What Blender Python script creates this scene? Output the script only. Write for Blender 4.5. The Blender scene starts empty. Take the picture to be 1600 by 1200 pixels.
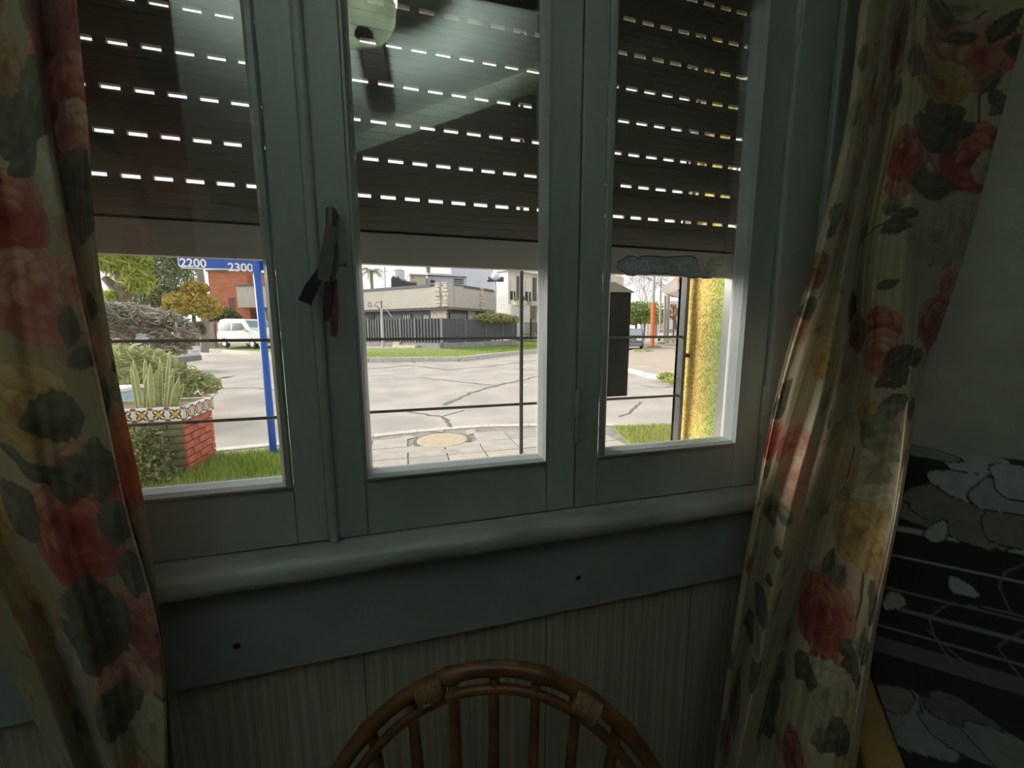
import bpy, bmesh, math, random
import numpy as np
from mathutils import Vector
random.seed(7); rng = np.random.default_rng(7)
scene = bpy.context.scene; COL = scene.collection
R = math.radians

# ------------------------------------------------------------------ camera
F = 602.7; PITCH = R(8.02); YAW = R(15.22); ROLL = R(-.13)
CD = 0.80; CH = 1.30
CAM = np.array([0., -CD, CH])
_fw = np.array([math.sin(YAW)*math.cos(PITCH), math.cos(YAW)*math.cos(PITCH), -math.sin(PITCH)])
_rt = np.array([math.cos(YAW), -math.sin(YAW), 0.]); _up = np.cross(_rt, _fw)
_r2 = math.cos(ROLL)*_rt + math.sin(ROLL)*_up
_u2 = -math.sin(ROLL)*_rt + math.cos(ROLL)*_up
def ray(x, y): return _fw + _r2*(x-800)/F - _u2*(y-600)/F
def atY(x, y, Y): d = ray(x, y); return CAM + d*((Y-CAM[1])/d[1])
def atZ(x, y, Z): d = ray(x, y); return CAM + d*((Z-CAM[2])/d[2])
def dp(x, y, depth): return CAM + ray(x, y)*depth
def px_of(P):
    v = np.asarray(P, float) - CAM; z = v@_fw
    return np.stack([800+F*(v@_r2)/z, 600-F*(v@_u2)/z, z], -1)
cd = bpy.data.cameras.new('camera'); cam = bpy.data.objects.new('camera', cd); COL.objects.link(cam)
cd.sensor_width = 36; cd.lens = 36*F/1600; cd.clip_start = .02; cd.clip_end = 600
from mathutils import Matrix
m = Matrix((( _r2[0], _u2[0], -_fw[0], CAM[0]), (_r2[1], _u2[1], -_fw[1], CAM[1]), (_r2[2], _u2[2], -_fw[2], CAM[2]), (0, 0, 0, 1)))
cam.matrix_world = m
scene.camera = cam

# ------------------------------------------------------------------ sky, sun, exposure
SKY = 1.42; LAMP = 5600.0; SUN = 9.0
w = bpy.data.worlds.new('overcast_sky'); scene.world = w; w.use_nodes = True
nt = w.node_tree; bg = nt.nodes['Background']
bg.inputs[0].default_value = (.97, .985, 1, 1); bg.inputs[1].default_value = SKY
sd = bpy.data.lights.new('veiled_sun', 'SUN'); sd.energy = SUN; sd.angle = R(40); sd.color = (1, .95, .86)
so = bpy.data.objects.new('veiled_sun', sd); COL.objects.link(so)
SAZ, SEL = R(-62), R(21)          # low veiled sun from the left, half in front of the window
so.rotation_euler = Vector((-math.sin(SAZ)*math.cos(SEL), -math.cos(SAZ)*math.cos(SEL), -math.sin(SEL))).to_track_quat('-Z', 'Y').to_euler()
vs = scene.view_settings
vs.view_transform = 'Standard'; vs.look = 'None'; vs.gamma = 1; vs.use_curve_mapping = False; vs.exposure = 0

# ------------------------------------------------------------------ helpers
def s2l(c): return tuple(((v/255+.055)/1.055)**2.4 if v/255 > .04045 else v/255/12.92 for v in c)
MATS = {}
def mat(name, col, rough=.6, var=0., scale=20., bump=0., bscale=60., metal=0., spec=.5, col2=None, detail=4., stretch=None, emit=None, estr=0., island=None, trans=0.):
    if name in MATS: return MATS[name]
    M = bpy.data.materials.new(name); M.use_nodes = True; t = M.node_tree; n = t.nodes; l = t.links
    b = n['Principled BSDF']
    b.inputs['Base Color'].default_value = (*col, 1); b.inputs['Roughness'].default_value = rough
    b.inputs['Metallic'].default_value = metal; b.inputs['Specular IOR Level'].default_value = spec
    tc = n.new('ShaderNodeTexCoord'); src = tc.outputs['Object']
    if stretch:
        mp = n.new('ShaderNodeMapping'); mp.inputs['Scale'].default_value = stretch; l.new(src, mp.inputs[0]); src = mp.outputs[0]
    if var or col2:
        nz = n.new('ShaderNodeTexNoise'); nz.inputs['Scale'].default_value = scale; nz.inputs['Detail'].default_value = detail
        l.new(src, nz.inputs['Vector'])
        cr = n.new('ShaderNodeValToRGB')
        c2 = col2 if col2 else tuple(v*(1-var) for v in col)
        c1 = col if col2 else tuple(min(1, v*(1+var)) for v in col)
        cr.color_ramp.elements[0].position = .35; cr.color_ramp.elements[1].position = .65
        cr.color_ramp.elements[0].color = (*c2, 1); cr.color_ramp.elements[1].color = (*c1, 1)
        l.new(nz.outputs['Fac'], cr.inputs[0]); l.new(cr.outputs[0], b.inputs['Base Color'])
    if island:
        g = n.new('ShaderNodeNewGeometry'); cr = n.new('ShaderNodeValToRGB')
        el = cr.color_ramp.elements
        for i, c in enumerate(island):
            e = el[i] if i < 2 else el.new(0.5)
            e.position = i/(len(island)-1) if i < 2 else e.position
        while len(el) < len(island): el.new(.5)
        for i, c in enumerate(island): el[i].position = i/(len(island)-1)
        for i, c in enumerate(island): el[i].color = (*c, 1)
        l.new(g.outputs['Random Per Island'], cr.inputs[0]); l.new(cr.outputs[0], b.inputs['Base Color'])
    if bump:
        nb = n.new('ShaderNodeTexNoise'); nb.inputs['Scale'].default_value = bscale; nb.inputs['Detail'].default_value = 5
        l.new(src, nb.inputs['Vector'])
        bp = n.new('ShaderNodeBump'); bp.inputs['Strength'].default_value = bump; bp.inputs['Distance'].default_value = .01
        l.new(nb.outputs['Fac'], bp.inputs['Height']); l.new(bp.outputs[0], b.inputs['Normal'])
    if emit:
        b.inputs['Emission Color'].default_value = (*emit, 1); b.inputs['Emission Strength'].default_value = estr
    if trans:
        o = n['Material Output']; tr = n.new('ShaderNodeBsdfTranslucent'); mx = n.new('ShaderNodeMixShader')
        if b.inputs['Base Color'].links: l.new(b.inputs['Base Color'].links[0].from_socket, tr.inputs[0])
        else: tr.inputs[0].default_value = (*col, 1)
        mx.inputs[0].default_value = trans
        l.new(b.outputs[0], mx.inputs[1]); l.new(tr.outputs[0], mx.inputs[2]); l.new(mx.outputs[0], o.inputs[0])
    MATS[name] = M; return M

def wloc(o):
    v = Vector((0, 0, 0))
    while o is not None: v += o.location; o = o.parent
    return v
def tag(o, label, cat, group=None, kind=None):
    o['label'] = label; o['category'] = cat
    if group: o['group'] = group
    if kind: o['kind'] = kind
    return o
def thing(name, loc, label, cat, group=None, kind=None, rz=0):
    o = bpy.data.objects.new(name, None); COL.objects.link(o); o.location = loc; o.rotation_euler = (0, 0, rz)
    o.empty_display_size = .05
    return tag(o, label, cat, group, kind)

class MB:
    def __init__(s): s.v = []; s.f = []; s.mi = []
    def add(s, v, f, mi=0):
        k = len(s.v); s.v += [tuple(float(c) for c in p) for p in v]; s.f += [tuple(i+k for i in q) for q in f]; s.mi += [mi]*len(f); return s
    def box(s, a, b, mi=0, rot=0, piv=None):
        x0, y0, z0 = a; x1, y1, z1 = b
        v = [(x0,y0,z0),(x1,y0,z0),(x1,y1,z0),(x0,y1,z0),(x0,y0,z1),(x1,y0,z1),(x1,y1,z1),(x0,y1,z1)]
        if rot:
            px, py = piv if piv else ((x0+x1)/2, (y0+y1)/2); c, sn = math.cos(rot), math.sin(rot)
            v = [(px+(x-px)*c-(y-py)*sn, py+(x-px)*sn+(y-py)*c, z) for x, y, z in v]
        return s.add(v, [(0,3,2,1),(4,5,6,7),(0,1,5,4),(1,2,6,5),(2,3,7,6),(3,0,4,7)], mi)
    def obox(s, o, ex, ey, ez, mi=0):      # oriented box from corner o with edge vectors
        o, ex, ey, ez = map(np.asarray, (o, ex, ey, ez))
        v = [o, o+ex, o+ex+ey, o+ey, o+ez, o+ex+ez, o+ex+ey+ez, o+ey+ez]
        return s.add(v, [(0,3,2,1),(4,5,6,7),(0,1,5,4),(1,2,6,5),(2,3,7,6),(3,0,4,7)], mi)
    def prism(s, poly, axis, a, b, mi=0):   # polygon of 2-tuples extruded along axis
        def P(p, t): return {'x': (t, p[0], p[1]), 'y': (p[0], t, p[1]), 'z': (p[0], p[1], t)}[axis]
        n = len(poly); v = [P(p, a) for p in poly]+[P(p, b) for p in poly]
        f = [tuple(range(n-1, -1, -1)), tuple(range(n, 2*n))]+[(i, (i+1) % n, n+(i+1) % n, n+i) for i in range(n)]
        return s.add(v, f, mi)
    def tube(s, pts, r, n=8, mi=0, cap=True):
        pts = [np.asarray(p, float) for p in pts]; m = len(pts); rr = r if hasattr(r, '__len__') else [r]*m
        v = []; up = None
        for i, p in enumerate(pts):
            t = pts[min(i+1, m-1)]-pts[max(i-1, 0)]; t = t/(np.linalg.norm(t)+1e-9)
            if up is None: up = np.array([0, 0, 1.]) if abs(t[2]) < .9 else np.array([1., 0, 0])
            a = np.cross(t, up); a /= np.linalg.norm(a)+1e-9; up = np.cross(a, t)
            for k in range(n):
                th = 2*math.pi*k/n; v.append(p+rr[i]*(math.cos(th)*a+math.sin(th)*up))
        f = []
        for i in range(m-1):
            for k in range(n):
                f.append((i*n+k, i*n+(k+1) % n, (i+1)*n+(k+1) % n, (i+1)*n+k))
        if cap: f += [tuple(range(n-1, -1, -1)), tuple(range((m-1)*n, m*n))]
        return s.add(v, f, mi)
    def lathe(s, prof, c=(0, 0, 0), n=24, mi=0, cap=True):
        v = []; m = len(prof)
        for r, z in prof:
            for k in range(n):
                th = 2*math.pi*k/n; v.append((c[0]+r*math.cos(th), c[1]+r*math.sin(th), c[2]+z))
        f = [(i*n+k, i*n+(k+1) % n, (i+1)*n+(k+1) % n, (i+1)*n+k) for i in range(m-1) for k in range(n)]
        if cap: f += [tuple(range(n-1, -1, -1)), tuple(range((m-1)*n, m*n))]
        return s.add(v, f, mi)
    def ball(s, c, r, n=12, mi=0):
        r = (r, r, r) if not hasattr(r, '__len__') else r
        k = len(s.v); s.lathe([(math.sin(math.pi*i/n)+1e-4, -math.cos(math.pi*i/n)) for i in range(n+1)], (0, 0, 0), 2*n, mi, False)
        for i in range(k, len(s.v)):
            x, y, z = s.v[i]; s.v[i] = (c[0]+x*r[0], c[1]+y*r[1], c[2]+z*r[2])
        return s
    def build(s, name, mats, parent=None, local=False, smooth=False, bevel=0., label=None):
        me = bpy.data.meshes.new(name); V = s.v
        if parent is not None and not local:
            o = wloc(parent); V = [(x-o.x, y-o.y, z-o.z) for x, y, z in V]
        me.from_pydata(V, [], s.f); 
        for M in (mats if isinstance(mats, (list, tuple)) else [mats]): me.materials.append(M)
        me.polygons.foreach_set('material_index', s.mi)
        if smooth: me.shade_smooth()
        me.update(); ob = bpy.data.objects.new(name, me); COL.objects.link(ob)
        if parent is not None: ob.parent = parent
        if bevel:
            bm = ob.modifiers.new('bevel', 'BEVEL'); bm.width = bevel; bm.segments = 2; bm.limit_method = 'ANGLE'
        if smooth and not bevel:
            me.set_sharp_from_angle(angle=R(45))
        if label: ob['label'] = label
        return ob
def share(ob, name, parent, loc=(0, 0, 0), rot=None):
    c = bpy.data.objects.new(name, ob.data); COL.objects.link(c); c.parent = parent; c.location = loc
    if rot: c.rotation_euler = rot
    return c
def top(ob, loc=None):       # move a top-level mesh's origin to loc
    if loc is not None:
        ob.data.transform(Matrix.Translation((-loc[0], -loc[1], -loc[2]))); ob.location = loc
    return ob

# ------------------------------------------------------------------ materials
paint = mat('grey_green_enamel', (.40, .44, .44), .38, .10, 7, .12, 55, stretch=(1, 1, .3))
paint_lo = mat('worn_sill_enamel', (.42, .44, .42), .36, .25, 16, .3, 40, stretch=(.35, 1, 1))
apron_m = mat('apron_paint', (.36, .40, .42), .6, .06, 9, .1, 80)
dark_gap = mat('dark_gap', (.03, .03, .03), .9)
plaster = mat('grey_wall_plaster', (.66, .65, .57), .9, .06, 10, .25, 120)
ceil_m = mat('green_white_ceiling', (.66, .76, .68), .9, .0, 13, .15, 90, col2=(.58, .68, .60), detail=9)
rough_beam = mat('pebbled_beam_plaster', (.50, .58, .48), .95, .2, 60, 1., 70)
floor_m = mat('tan_floor', (.34, .27, .20), .5, .2, 5)
slat_m = mat('grey_brown_slat', (.24, .215, .19), .5, .12, 3, stretch=(.4, 1, 6))
bar_m = mat('grille_iron', (.06, .065, .065), .45, .2, 30)
steel = mat('bare_steel', (.45, .45, .44), .35, metal=.9)

def glass_mat(name, refl=1.0, tint=(1, 1, 1)):
    M = bpy.data.materials.new(name); M.use_nodes = True; n = M.node_tree.nodes; l = M.node_tree.links
    n.remove(n['Principled BSDF']); o = n['Material Output']
    tr = n.new('ShaderNodeBsdfTransparent'); tr.inputs[0].default_value = (*tint, 1)
    gl = n.new('ShaderNodeBsdfGlossy'); gl.inputs['Roughness'].default_value = 0.0
    fr = n.new('ShaderNodeFresnel'); fr.inputs[0].default_value = 1.52
    ge = n.new('ShaderNodeNewGeometry'); io = n.new('ShaderNodeMapRange'); io.inputs[3].default_value = 1.52; io.inputs[4].default_value = 1/1.52
    l.new(ge.outputs['Backfacing'], io.inputs[0]); l.new(io.outputs[0], fr.inputs[0])      # thin pane: both faces reflect alike
    mu = n.new('ShaderNodeMath'); mu.operation = 'MULTIPLY'; mu.inputs[1].default_value = refl; mu.use_clamp = True
    mx = n.new('ShaderNodeMixShader')
    l.new(fr.outputs[0], mu.inputs[0]); l.new(mu.outputs[0], mx.inputs[0]); l.new(tr.outputs[0], mx.inputs[1]); l.new(gl.outputs[0], mx.inputs[2]); l.new(mx.outputs[0], o.inputs[0])
    return M
pane_m = glass_mat('window_glass', 3.2)

def wallpaper():
    M = bpy.data.materials.new('striped_wallpaper'); M.use_nodes = True; n = M.node_tree.nodes; l = M.node_tree.links; b = n['Principled BSDF']
    b.inputs['Roughness'].default_value = .85
    tc = n.new('ShaderNodeTexCoord'); mp = n.new('ShaderNodeMapping'); mp.inputs['Scale'].default_value = (1, .0, .02); l.new(tc.outputs['Object'], mp.inputs[0])
    nz = n.new('ShaderNodeTexNoise'); nz.inputs['Scale'].default_value = 90; nz.inputs['Detail'].default_value = 3; l.new(mp.outputs[0], nz.inputs['Vector'])
    cr = n.new('ShaderNodeValToRGB'); e = cr.color_ramp.elements
    e[0].position = .35; e[0].color = (.40, .38, .32, 1); e[1].position = .65; e[1].color = (.60, .57, .48, 1)
    l.new(nz.outputs['Fac'], cr.inputs[0])
    sp = n.new('ShaderNodeSeparateXYZ'); l.new(tc.outputs['Object'], sp.inputs[0])
    a = n.new('ShaderNodeMath'); a.operation = 'ADD'; a.inputs[1].default_value = .11; l.new(sp.outputs[0], a.inputs[0])
    pm = n.new('ShaderNodeMath'); pm.operation = 'PINGPONG'; pm.inputs[1].default_value = .2; l.new(a.outputs[0], pm.inputs[0])
    lt = n.new('ShaderNodeMath'); lt.operation = 'LESS_THAN'; lt.inputs[1].default_value = .0012; l.new(pm.outputs[0], lt.inputs[0])
    mx = n.new('ShaderNodeMix'); mx.data_type = 'RGBA'; mx.inputs[7].default_value = (.12, .11, .09, 1)
    l.new(lt.outputs[0], mx.inputs[0]); l.new(cr.outputs[0], mx.inputs[6]); l.new(mx.outputs[2], b.inputs['Base Color'])
    bp = n.new('ShaderNodeBump'); bp.inputs['Strength'].default_value = .3; bp.inputs['Distance'].default_value = .003
    l.new(nz.outputs['Fac'], bp.inputs['Height']); l.new(bp.outputs[0], b.inputs['Normal'])
    return M
paper_m = wallpaper()

def vcol_mat(name, rough=.8, weave=.12, trans=0.0, sheen=.2):
    M = bpy.data.materials.new(name); M.use_nodes = True; n = M.node_tree.nodes; l = M.node_tree.links; b = n['Principled BSDF']
    at = n.new('ShaderNodeAttribute'); at.attribute_name = 'print'
    nz = n.new('ShaderNodeTexNoise'); nz.inputs['Scale'].default_value = 400; tc = n.new('ShaderNodeTexCoord'); l.new(tc.outputs['Object'], nz.inputs['Vector'])
    mr = n.new('ShaderNodeMapRange'); mr.inputs[3].default_value = 1-weave; mr.inputs[4].default_value = 1+weave; l.new(nz.outputs['Fac'], mr.inputs[0])
    mu = n.new('ShaderNodeVectorMath'); mu.operation = 'MULTIPLY'; l.new(at.outputs['Color'], mu.inputs[0]); l.new(mr.outputs[0], mu.inputs[1])
    l.new(mu.outputs[0], b.inputs['Base Color']); b.inputs['Roughness'].default_value = rough
    b.inputs['Sheen Weight'].default_value = sheen
    if trans:
        tr = n.new('ShaderNodeBsdfTranslucent'); mx = n.new('ShaderNodeMixShader'); mx.inputs[0].default_value = trans
        l.new(mu.outputs[0], tr.inputs[0]); l.new(b.outputs[0], mx.inputs[1]); l.new(tr.outputs[0], mx.inputs[2]); l.new(mx.outputs[0], n['Material Output'].inputs[0])
    return M

# ================================================================== ROOM SHELL
A45 = np.array([1, 1, 0.])/2**.5; B45 = np.array([1, -1, 0.])/2**.5
L0 = np.array([-1.0, -.035, 0]); R0 = np.array([1.33, -.035, 0])
RB = R0+B45*3.4; LB = L0-A45*3.4; BK = RB-A45*5.168
CEIL = 2.70
def ST(ob, label, cat): return tag(ob, label, cat, kind='structure')
poly = [tuple(p[:2]) for p in (L0, LB, BK, RB, R0)]
ST(MB().prism(poly, 'z', -.12, 0).build('floor', floor_m), 'plain floor of the dim corner room', 'floor')
cl = ST(MB().prism(poly, 'z', CEIL, CEIL+.12).build('ceiling', ceil_m), 'pale green painted ceiling above the ceiling fan', 'ceiling')
bm0 = np.array([0, -2.11, 0])
MB().obox(bm0-A45*2.6+np.array([0, 0, CEIL-.12]), A45*5.0, -np.array([-1, 1, 0])/2**.5*2.2, (0, 0, .13)).build('ceiling_beam', rough_beam, cl, label='pebbled plaster beam face')
# window wall with its opening (inner face y=-.035, outer face y=.32)
OX0, OX1, OZ0, OZ1 = -.72, .90, .875, 2.2
wf = MB().box((-1.4, -.035, 0), (1.9, .32, OZ0)).box((-1.4, -.035, OZ1), (1.9, .32, CEIL)).box((-1.4, -.035, OZ0), (OX0, .32, OZ1)).box((OX1, -.035, OZ0), (1.9, .32, OZ1))
ST(wf.build('wall_front', paper_m), 'beige striped wallpapered wall under the window', 'wall')
ST(MB().obox(R0, B45*3.5, A45*.12, (0, 0, CEIL)).build('wall_right', plaster), 'plain grey wall to the right of the curtain', 'wall')
ST(MB().obox(L0, -A45*3.5, np.array([-1, 1, 0])/2**.5*.12, (0, 0, CEIL)).build('wall_left', plaster), 'plain grey wall left of the window behind the dark curtain', 'wall')
ST(MB().obox(RB, -A45*5.3, B45*.12, (0, 0, CEIL)).build('wall_back', plaster), 'plain grey back wall of the room', 'wall')
ST(MB().obox(LB, B45*5.3, -A45*.12, (0, 0, CEIL)).build('wall_rear', plaster), 'plain grey rear wall of the room', 'wall')

# ---- yellow-green stucco jamb outside
def stucco():
    M = bpy.data.materials.new('yellow_green_stucco'); M.use_nodes = True; n = M.node_tree.nodes; l = M.node_tree.links; b = n['Principled BSDF']
    b.inputs['Roughness'].default_value = .95
    tc = n.new('ShaderNodeTexCoord'); sp = n.new('ShaderNodeSeparateXYZ'); l.new(tc.outputs['Object'], sp.inputs[0])
    n1 = n.new('ShaderNodeTexNoise'); n1.inputs['Scale'].default_value = 9; n1.inputs['Detail'].default_value = 3; l.new(tc.outputs['Object'], n1.inputs['Vector'])
    ad = n.new('ShaderNodeMath'); ad.operation = 'MULTIPLY_ADD'; ad.inputs[1].default_value = .07; l.new(n1.outputs['Fac'], ad.inputs[0]); l.new(sp.outputs[1], ad.inputs[2])
    mr = n.new('ShaderNodeMapRange'); mr.inputs[1].default_value = .17; mr.inputs[2].default_value = .27; l.new(ad.outputs[0], mr.inputs[0])
    mx = n.new('ShaderNodeMix'); mx.data_type = 'RGBA'; mx.inputs[6].default_value = (.26, .40, .10, 1); mx.inputs[7].default_value = (.78, .56, .17, 1); l.new(mr.outputs[0], mx.inputs[0])
    n2 = n.new('ShaderNodeTexNoise'); n2.inputs['Scale'].default_value = 190; n2.inputs['Detail'].default_value = 2; l.new(tc.outputs['Object'], n2.inputs['Vector'])
    cr = n.new('ShaderNodeMapRange'); cr.inputs[1].default_value = .35; cr.inputs[2].default_value = .62; cr.inputs[3].default_value = .45; cr.inputs[4].default_value = 1.15; l.new(n2.outputs['Fac'], cr.inputs[0])
    mu = n.new('ShaderNodeVectorMath'); mu.operation = 'MULTIPLY'; l.new(mx.outputs[2], mu.inputs[0]); l.new(cr.outputs[0], mu.inputs[1]); l.new(mu.outputs[0], b.inputs['Base Color'])
    bp = n.new('ShaderNodeBump'); bp.inputs['Strength'].default_value = .9; bp.inputs['Distance'].default_value = .004; l.new(n2.outputs['Fac'], bp.inputs['Height']); l.new(bp.outputs[0], b.inputs['Normal'])
    return M
stucco_m = stucco()
ST(MB().box((.892, .125, .86), (.90, .335, 2.2)).box((.892, .32, 0), (1.9, .335, 2.62)).box((-1.4, .32, 0), (-.72, .335, 2.62)).box((-.722, .125, .86), (-.712, .335, 2.2)).box((-.72, .32, 0), (.892, .335, .86)).build('trim_1', stucco_m), 'rough yellow and green stucco jamb outside the right pane', 'jamb')
ST(MB().box((-1.6, .32, 2.63), (2.1, 1.22, 2.72)).build('trim_2', mat('eave_concrete', (.3, .29, .27), .9, .15, 8)), 'concrete eave over the outside of the window', 'eave')
ST(MB().prism([(.03, .872), (.36, .855), (.36, .82), (.03, .82)], 'x', -.71, .89).build('trim_3', mat('outer_sill', (.4, .38, .35), .8, .15, 12)), 'outer concrete sill below the window grille', 'sill')

# ================================================================== WINDOW: three painted casements
FY = -.03                      # room face of the sashes
def ring(mb, x0, x1, z0, z1, y0, X0, X1, Z0, Z1, y1, mi=0):
    a = [(x0, y0, z0), (x1, y0, z0), (x1, y0, z1), (x0, y0, z1)]; b = [(X0, y1, Z0), (X1, y1, Z0), (X1, y1, Z1), (X0, y1, Z1)]
    mb.add(a+b, [(i, (i+1) % 4, 4+(i+1) % 4, 4+i) for i in range(4)], mi)
ZT = 2.12; ZB = .895
def casement(n, x0, x1, g0, g1, f0, f1, label):
    # x0..x1 sash; f0..f1 bead outer edge on the face; g0..g1 glass
    t = thing('window_%d' % n, ((x0+x1)/2, 0, ZB), label, 'window', kind='structure')
    zg = 1.022; zf = 1.009
    MB().box((x0, FY, ZB), (f0, .018, ZT)).build('stile', paint, t, bevel=.003)
    MB().box((f1, FY, ZB), (x1, .018, ZT)).build('stile', paint, t, bevel=.003)
    MB().box((f0+.0005, FY+.0006, ZB), (f1-.0005, .018, zf)).build('rail', paint, t, bevel=.002)
    MB().box((f0+.0005, FY+.0006, ZT-.06), (f1-.0005, .018, ZT)).build('rail', paint, t, bevel=.002)
    b = MB(); mid = lambda a, c, k: a+(c-a)*k
    prof = [(0, FY+.001), (.12, FY-.006), (.45, FY-.007), (.8, FY+.004), (1, -.006), (1.02, .004)]
    for (k, y), (k2, y2) in zip(prof[:-1], prof[1:]):
        ring(b, mid(f0, g0, k), mid(f1, g1, k), mid(zf, zg, k), mid(ZT-.06, ZT-.075, k), y, mid(f0, g0, k2), mid(f1, g1, k2), mid(zf, zg, k2), mid(ZT-.06, ZT-.075, k2), y2)
    b.build('glazing_bead', paint, t, smooth=True)
    MB().box((f0-.004, -.002, zf-.004), (f1+.004, .002, ZT-.055)).build('glass_pane', pane_m, t)
    return t
W1 = casement(1, -.70, -.1595, -.645, -.237, -.665, -.214, 'left painted casement with the street sign seen through it')
W2 = casement(2, -.1575, .3555, -.076, .277, -.088, .289, 'middle painted casement with the lever handle and ribbons')
W3 = casement(3, .3585, .872, .438, .787, .413, .797, 'right painted casement with the mirrored cloud sticker')
# meeting bead and lever handle on the middle casement
h = MB()
for a0 in range(7):
    pass
MB().prism([(-.160+.0, FY), (-.158, FY-.007), (-.152, FY-.011), (-.146, FY-.011), (-.142, FY-.007), (-.141, FY)], 'z', ZB, ZT).build('cover_bead', paint, W2, smooth=True)
MB().prism([(-.137, 1.415), (-.097, 1.415), (-.097, 1.505), (-.104, 1.522), (-.117, 1.528), (-.130, 1.522), (-.137, 1.505)], 'y', FY-.003, FY).build('handle_plate', mat('painted_plate', (.36, .40, .39), .4), W2, bevel=.001)
hd = MB(); hd.tube([(-.114, FY, 1.50), (-.114, FY-.028, 1.50)], .008, 10)
hd.tube([(-.114, FY-.028, 1.503), (-.115, FY-.031, 1.47), (-.118, FY-.030, 1.43), (-.121, FY-.03, 1.395)], [.008, .0085, .008, .006], 10)
hd.build('handle', mat('handle_metal', (.20, .19, .17), .35, metal=.6), W2, smooth=True)
def hinge(x, z0, z1, parent, y=FY-.004):
    g = MB(); zm = (z0+z1)/2
    g.lathe([(.001, z0-.006), (.005, z0-.002), (.0065, z0), (.0065, zm-.001), (.0045, zm), (.0065, zm+.001), (.0065, z1), (.005, z1+.002), (.001, z1+.006)], (x, y, 0), 12)
    return g.build('hinge', paint, parent, smooth=True)
hinge(.357, 1.05, 1.165, W3); hinge(.874, 1.035, 1.155, W3); hinge(.874, 1.93, 2.05, W3)
# fixed frame, sill, apron
fr = MB()
fr.box((.8745, -.042, ZB-.02), (.985, .0, ZT+.08)).box((-.80, -.042, ZB-.02), (-.7025, .0, ZT+.08)).box((-.80, -.042, ZT+.002), (.985, .03, ZT+.08))
fr.box((.985, -.056, ZB-.02), (1.05, -.034, ZT+.14)).box((-.87, -.056, ZB-.02), (-.80, -.034, ZT+.14)).box((-.80, -.056, ZT+.08), (.985, -.034, ZT+.14))
frame = ST(fr.build('trim_4', paint, bevel=.006), 'grey-green window frame and architrave beside the right curtain', 'window frame')
MB().tube([(1.045, -.052, ZB), (1.045, -.052, ZT+.1)], .012, 10).build('edge_moulding', paint, frame, smooth=True)
MB().box((.870, -.02, ZB), (.8750, -.012, ZT)).build('gap', dark_gap, frame)
sl = MB(); NY = -.088
pr = [(.03, .893), (-.03, .8925), (-.070, .8915), (-.080, .889), (-.086, .883), (-.089, .874), (-.089, .862), (-.085, .852), (-.076, .846), (-.034, .845), (.03, .845)]
sl.prism(pr, 'x', -.86, .935)
ST(sl.build('trim_5', paint_lo, smooth=True), 'worn rounded wooden window sill with chipped paint', 'window sill')
ap = ST(MB().box((-.86, -.055, .657), (.93, -.034, .846)).build('trim_6', apron_m, bevel=.003), 'flat grey apron board screwed below the sill', 'board')
for (x, z) in ((-.322, .727), (.359, .737)):
    MB().lathe([(.0045, 0), (.0058, .0008), (.0058, .0012), (.003, .0026)], (0, 0, 0), 12).build('screw', mat('rusty_screw', (.05, .045, .04), .5, metal=.5), ap, local=True, smooth=True)
    s_ = COL.objects[-1]; s_.location = (x, -.055, z); s_.rotation_euler = (R(90), 0, 0)

# ================================================================== ROLLER SHUTTER
SY = .11; PIT = .0735; SB = 1.4395
sh = thing('roller_shutter', (.09, SY, SB), 'half lowered grey slatted roller shutter with rows of light slots', 'shutter')
MB().prism([(SY-.010, SB), (SY+.006, SB), (SY+.006, SB+.066), (SY-.006, SB+.066), (SY-.008, SB+.03)], 'x', -.715, .893).build('bottom_bar', mat('bottom_bar', (.50, .47, .42), .5, .08, 4, stretch=(.3, 1, 5)), sh, bevel=.0015)
MB().box((-.715, SY-.001, SB+.064), (.893, SY+.004, SB+.072)).build('bar_seal', dark_gap, sh)
def slat_mesh():
    g = MB(); L = 1.75; x0, x1 = -L/2, L/2
    # solid body: gently bowed, ribbed towards the room; z from 0 to .0625
    z = [0, .004, .0045, .016, .0165, .0175, .018, .03, .0305, .0315, .032, .045, .0455, .0465, .047, .058, .0648]
    prof = []
    for q in z:
        bow = .0045*(1-((q-.031)/.031)**2); groove = .0012 if any(abs(q-c) < .0003 for c in (.0165, .0175, .0305, .0315, .0455, .0465)) else 0
        prof.append((-.003-bow+groove, q))
    prof = [(.006, 0)]+prof+[(.006, .0648)]
    g.prism([(p[0], p[1]) for p in prof], 'x', x0, x1)
    # webs between the slots
    k = int(L/.05)
    for i in range(k+1):
        xa = x0+i*.05; g.box((xa, -.0015, .0648), (min(xa+.019, x1), .0045, PIT+.0005))
    return g
first = None
for i in range(10):
    off = ((i*37) % 100)/100*.05-.025
    if i == 0:
        first = slat_mesh().build('slat', slat_m, sh, local=True); ob = first
    else: ob = share(first, 'slat', sh)
    ob.location = (off, 0, .0715+i*PIT)
gd = MB()
for x in (-.7145, .8775): gd.box((x, SY-.03, .90), (x+.014, SY+.02, 2.2))
MB().box((-.714, SY-.026, .88), (-.70, SY+.02, 2.2)).build('guide_rail', mat('guide_metal', (.30, .29, .27), .4, metal=.4), sh)
MB().box((.878, SY-.016, .88), (.8915, SY+.016, 2.2)).build('guide_rail', MATS['guide_metal'], sh)

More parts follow.
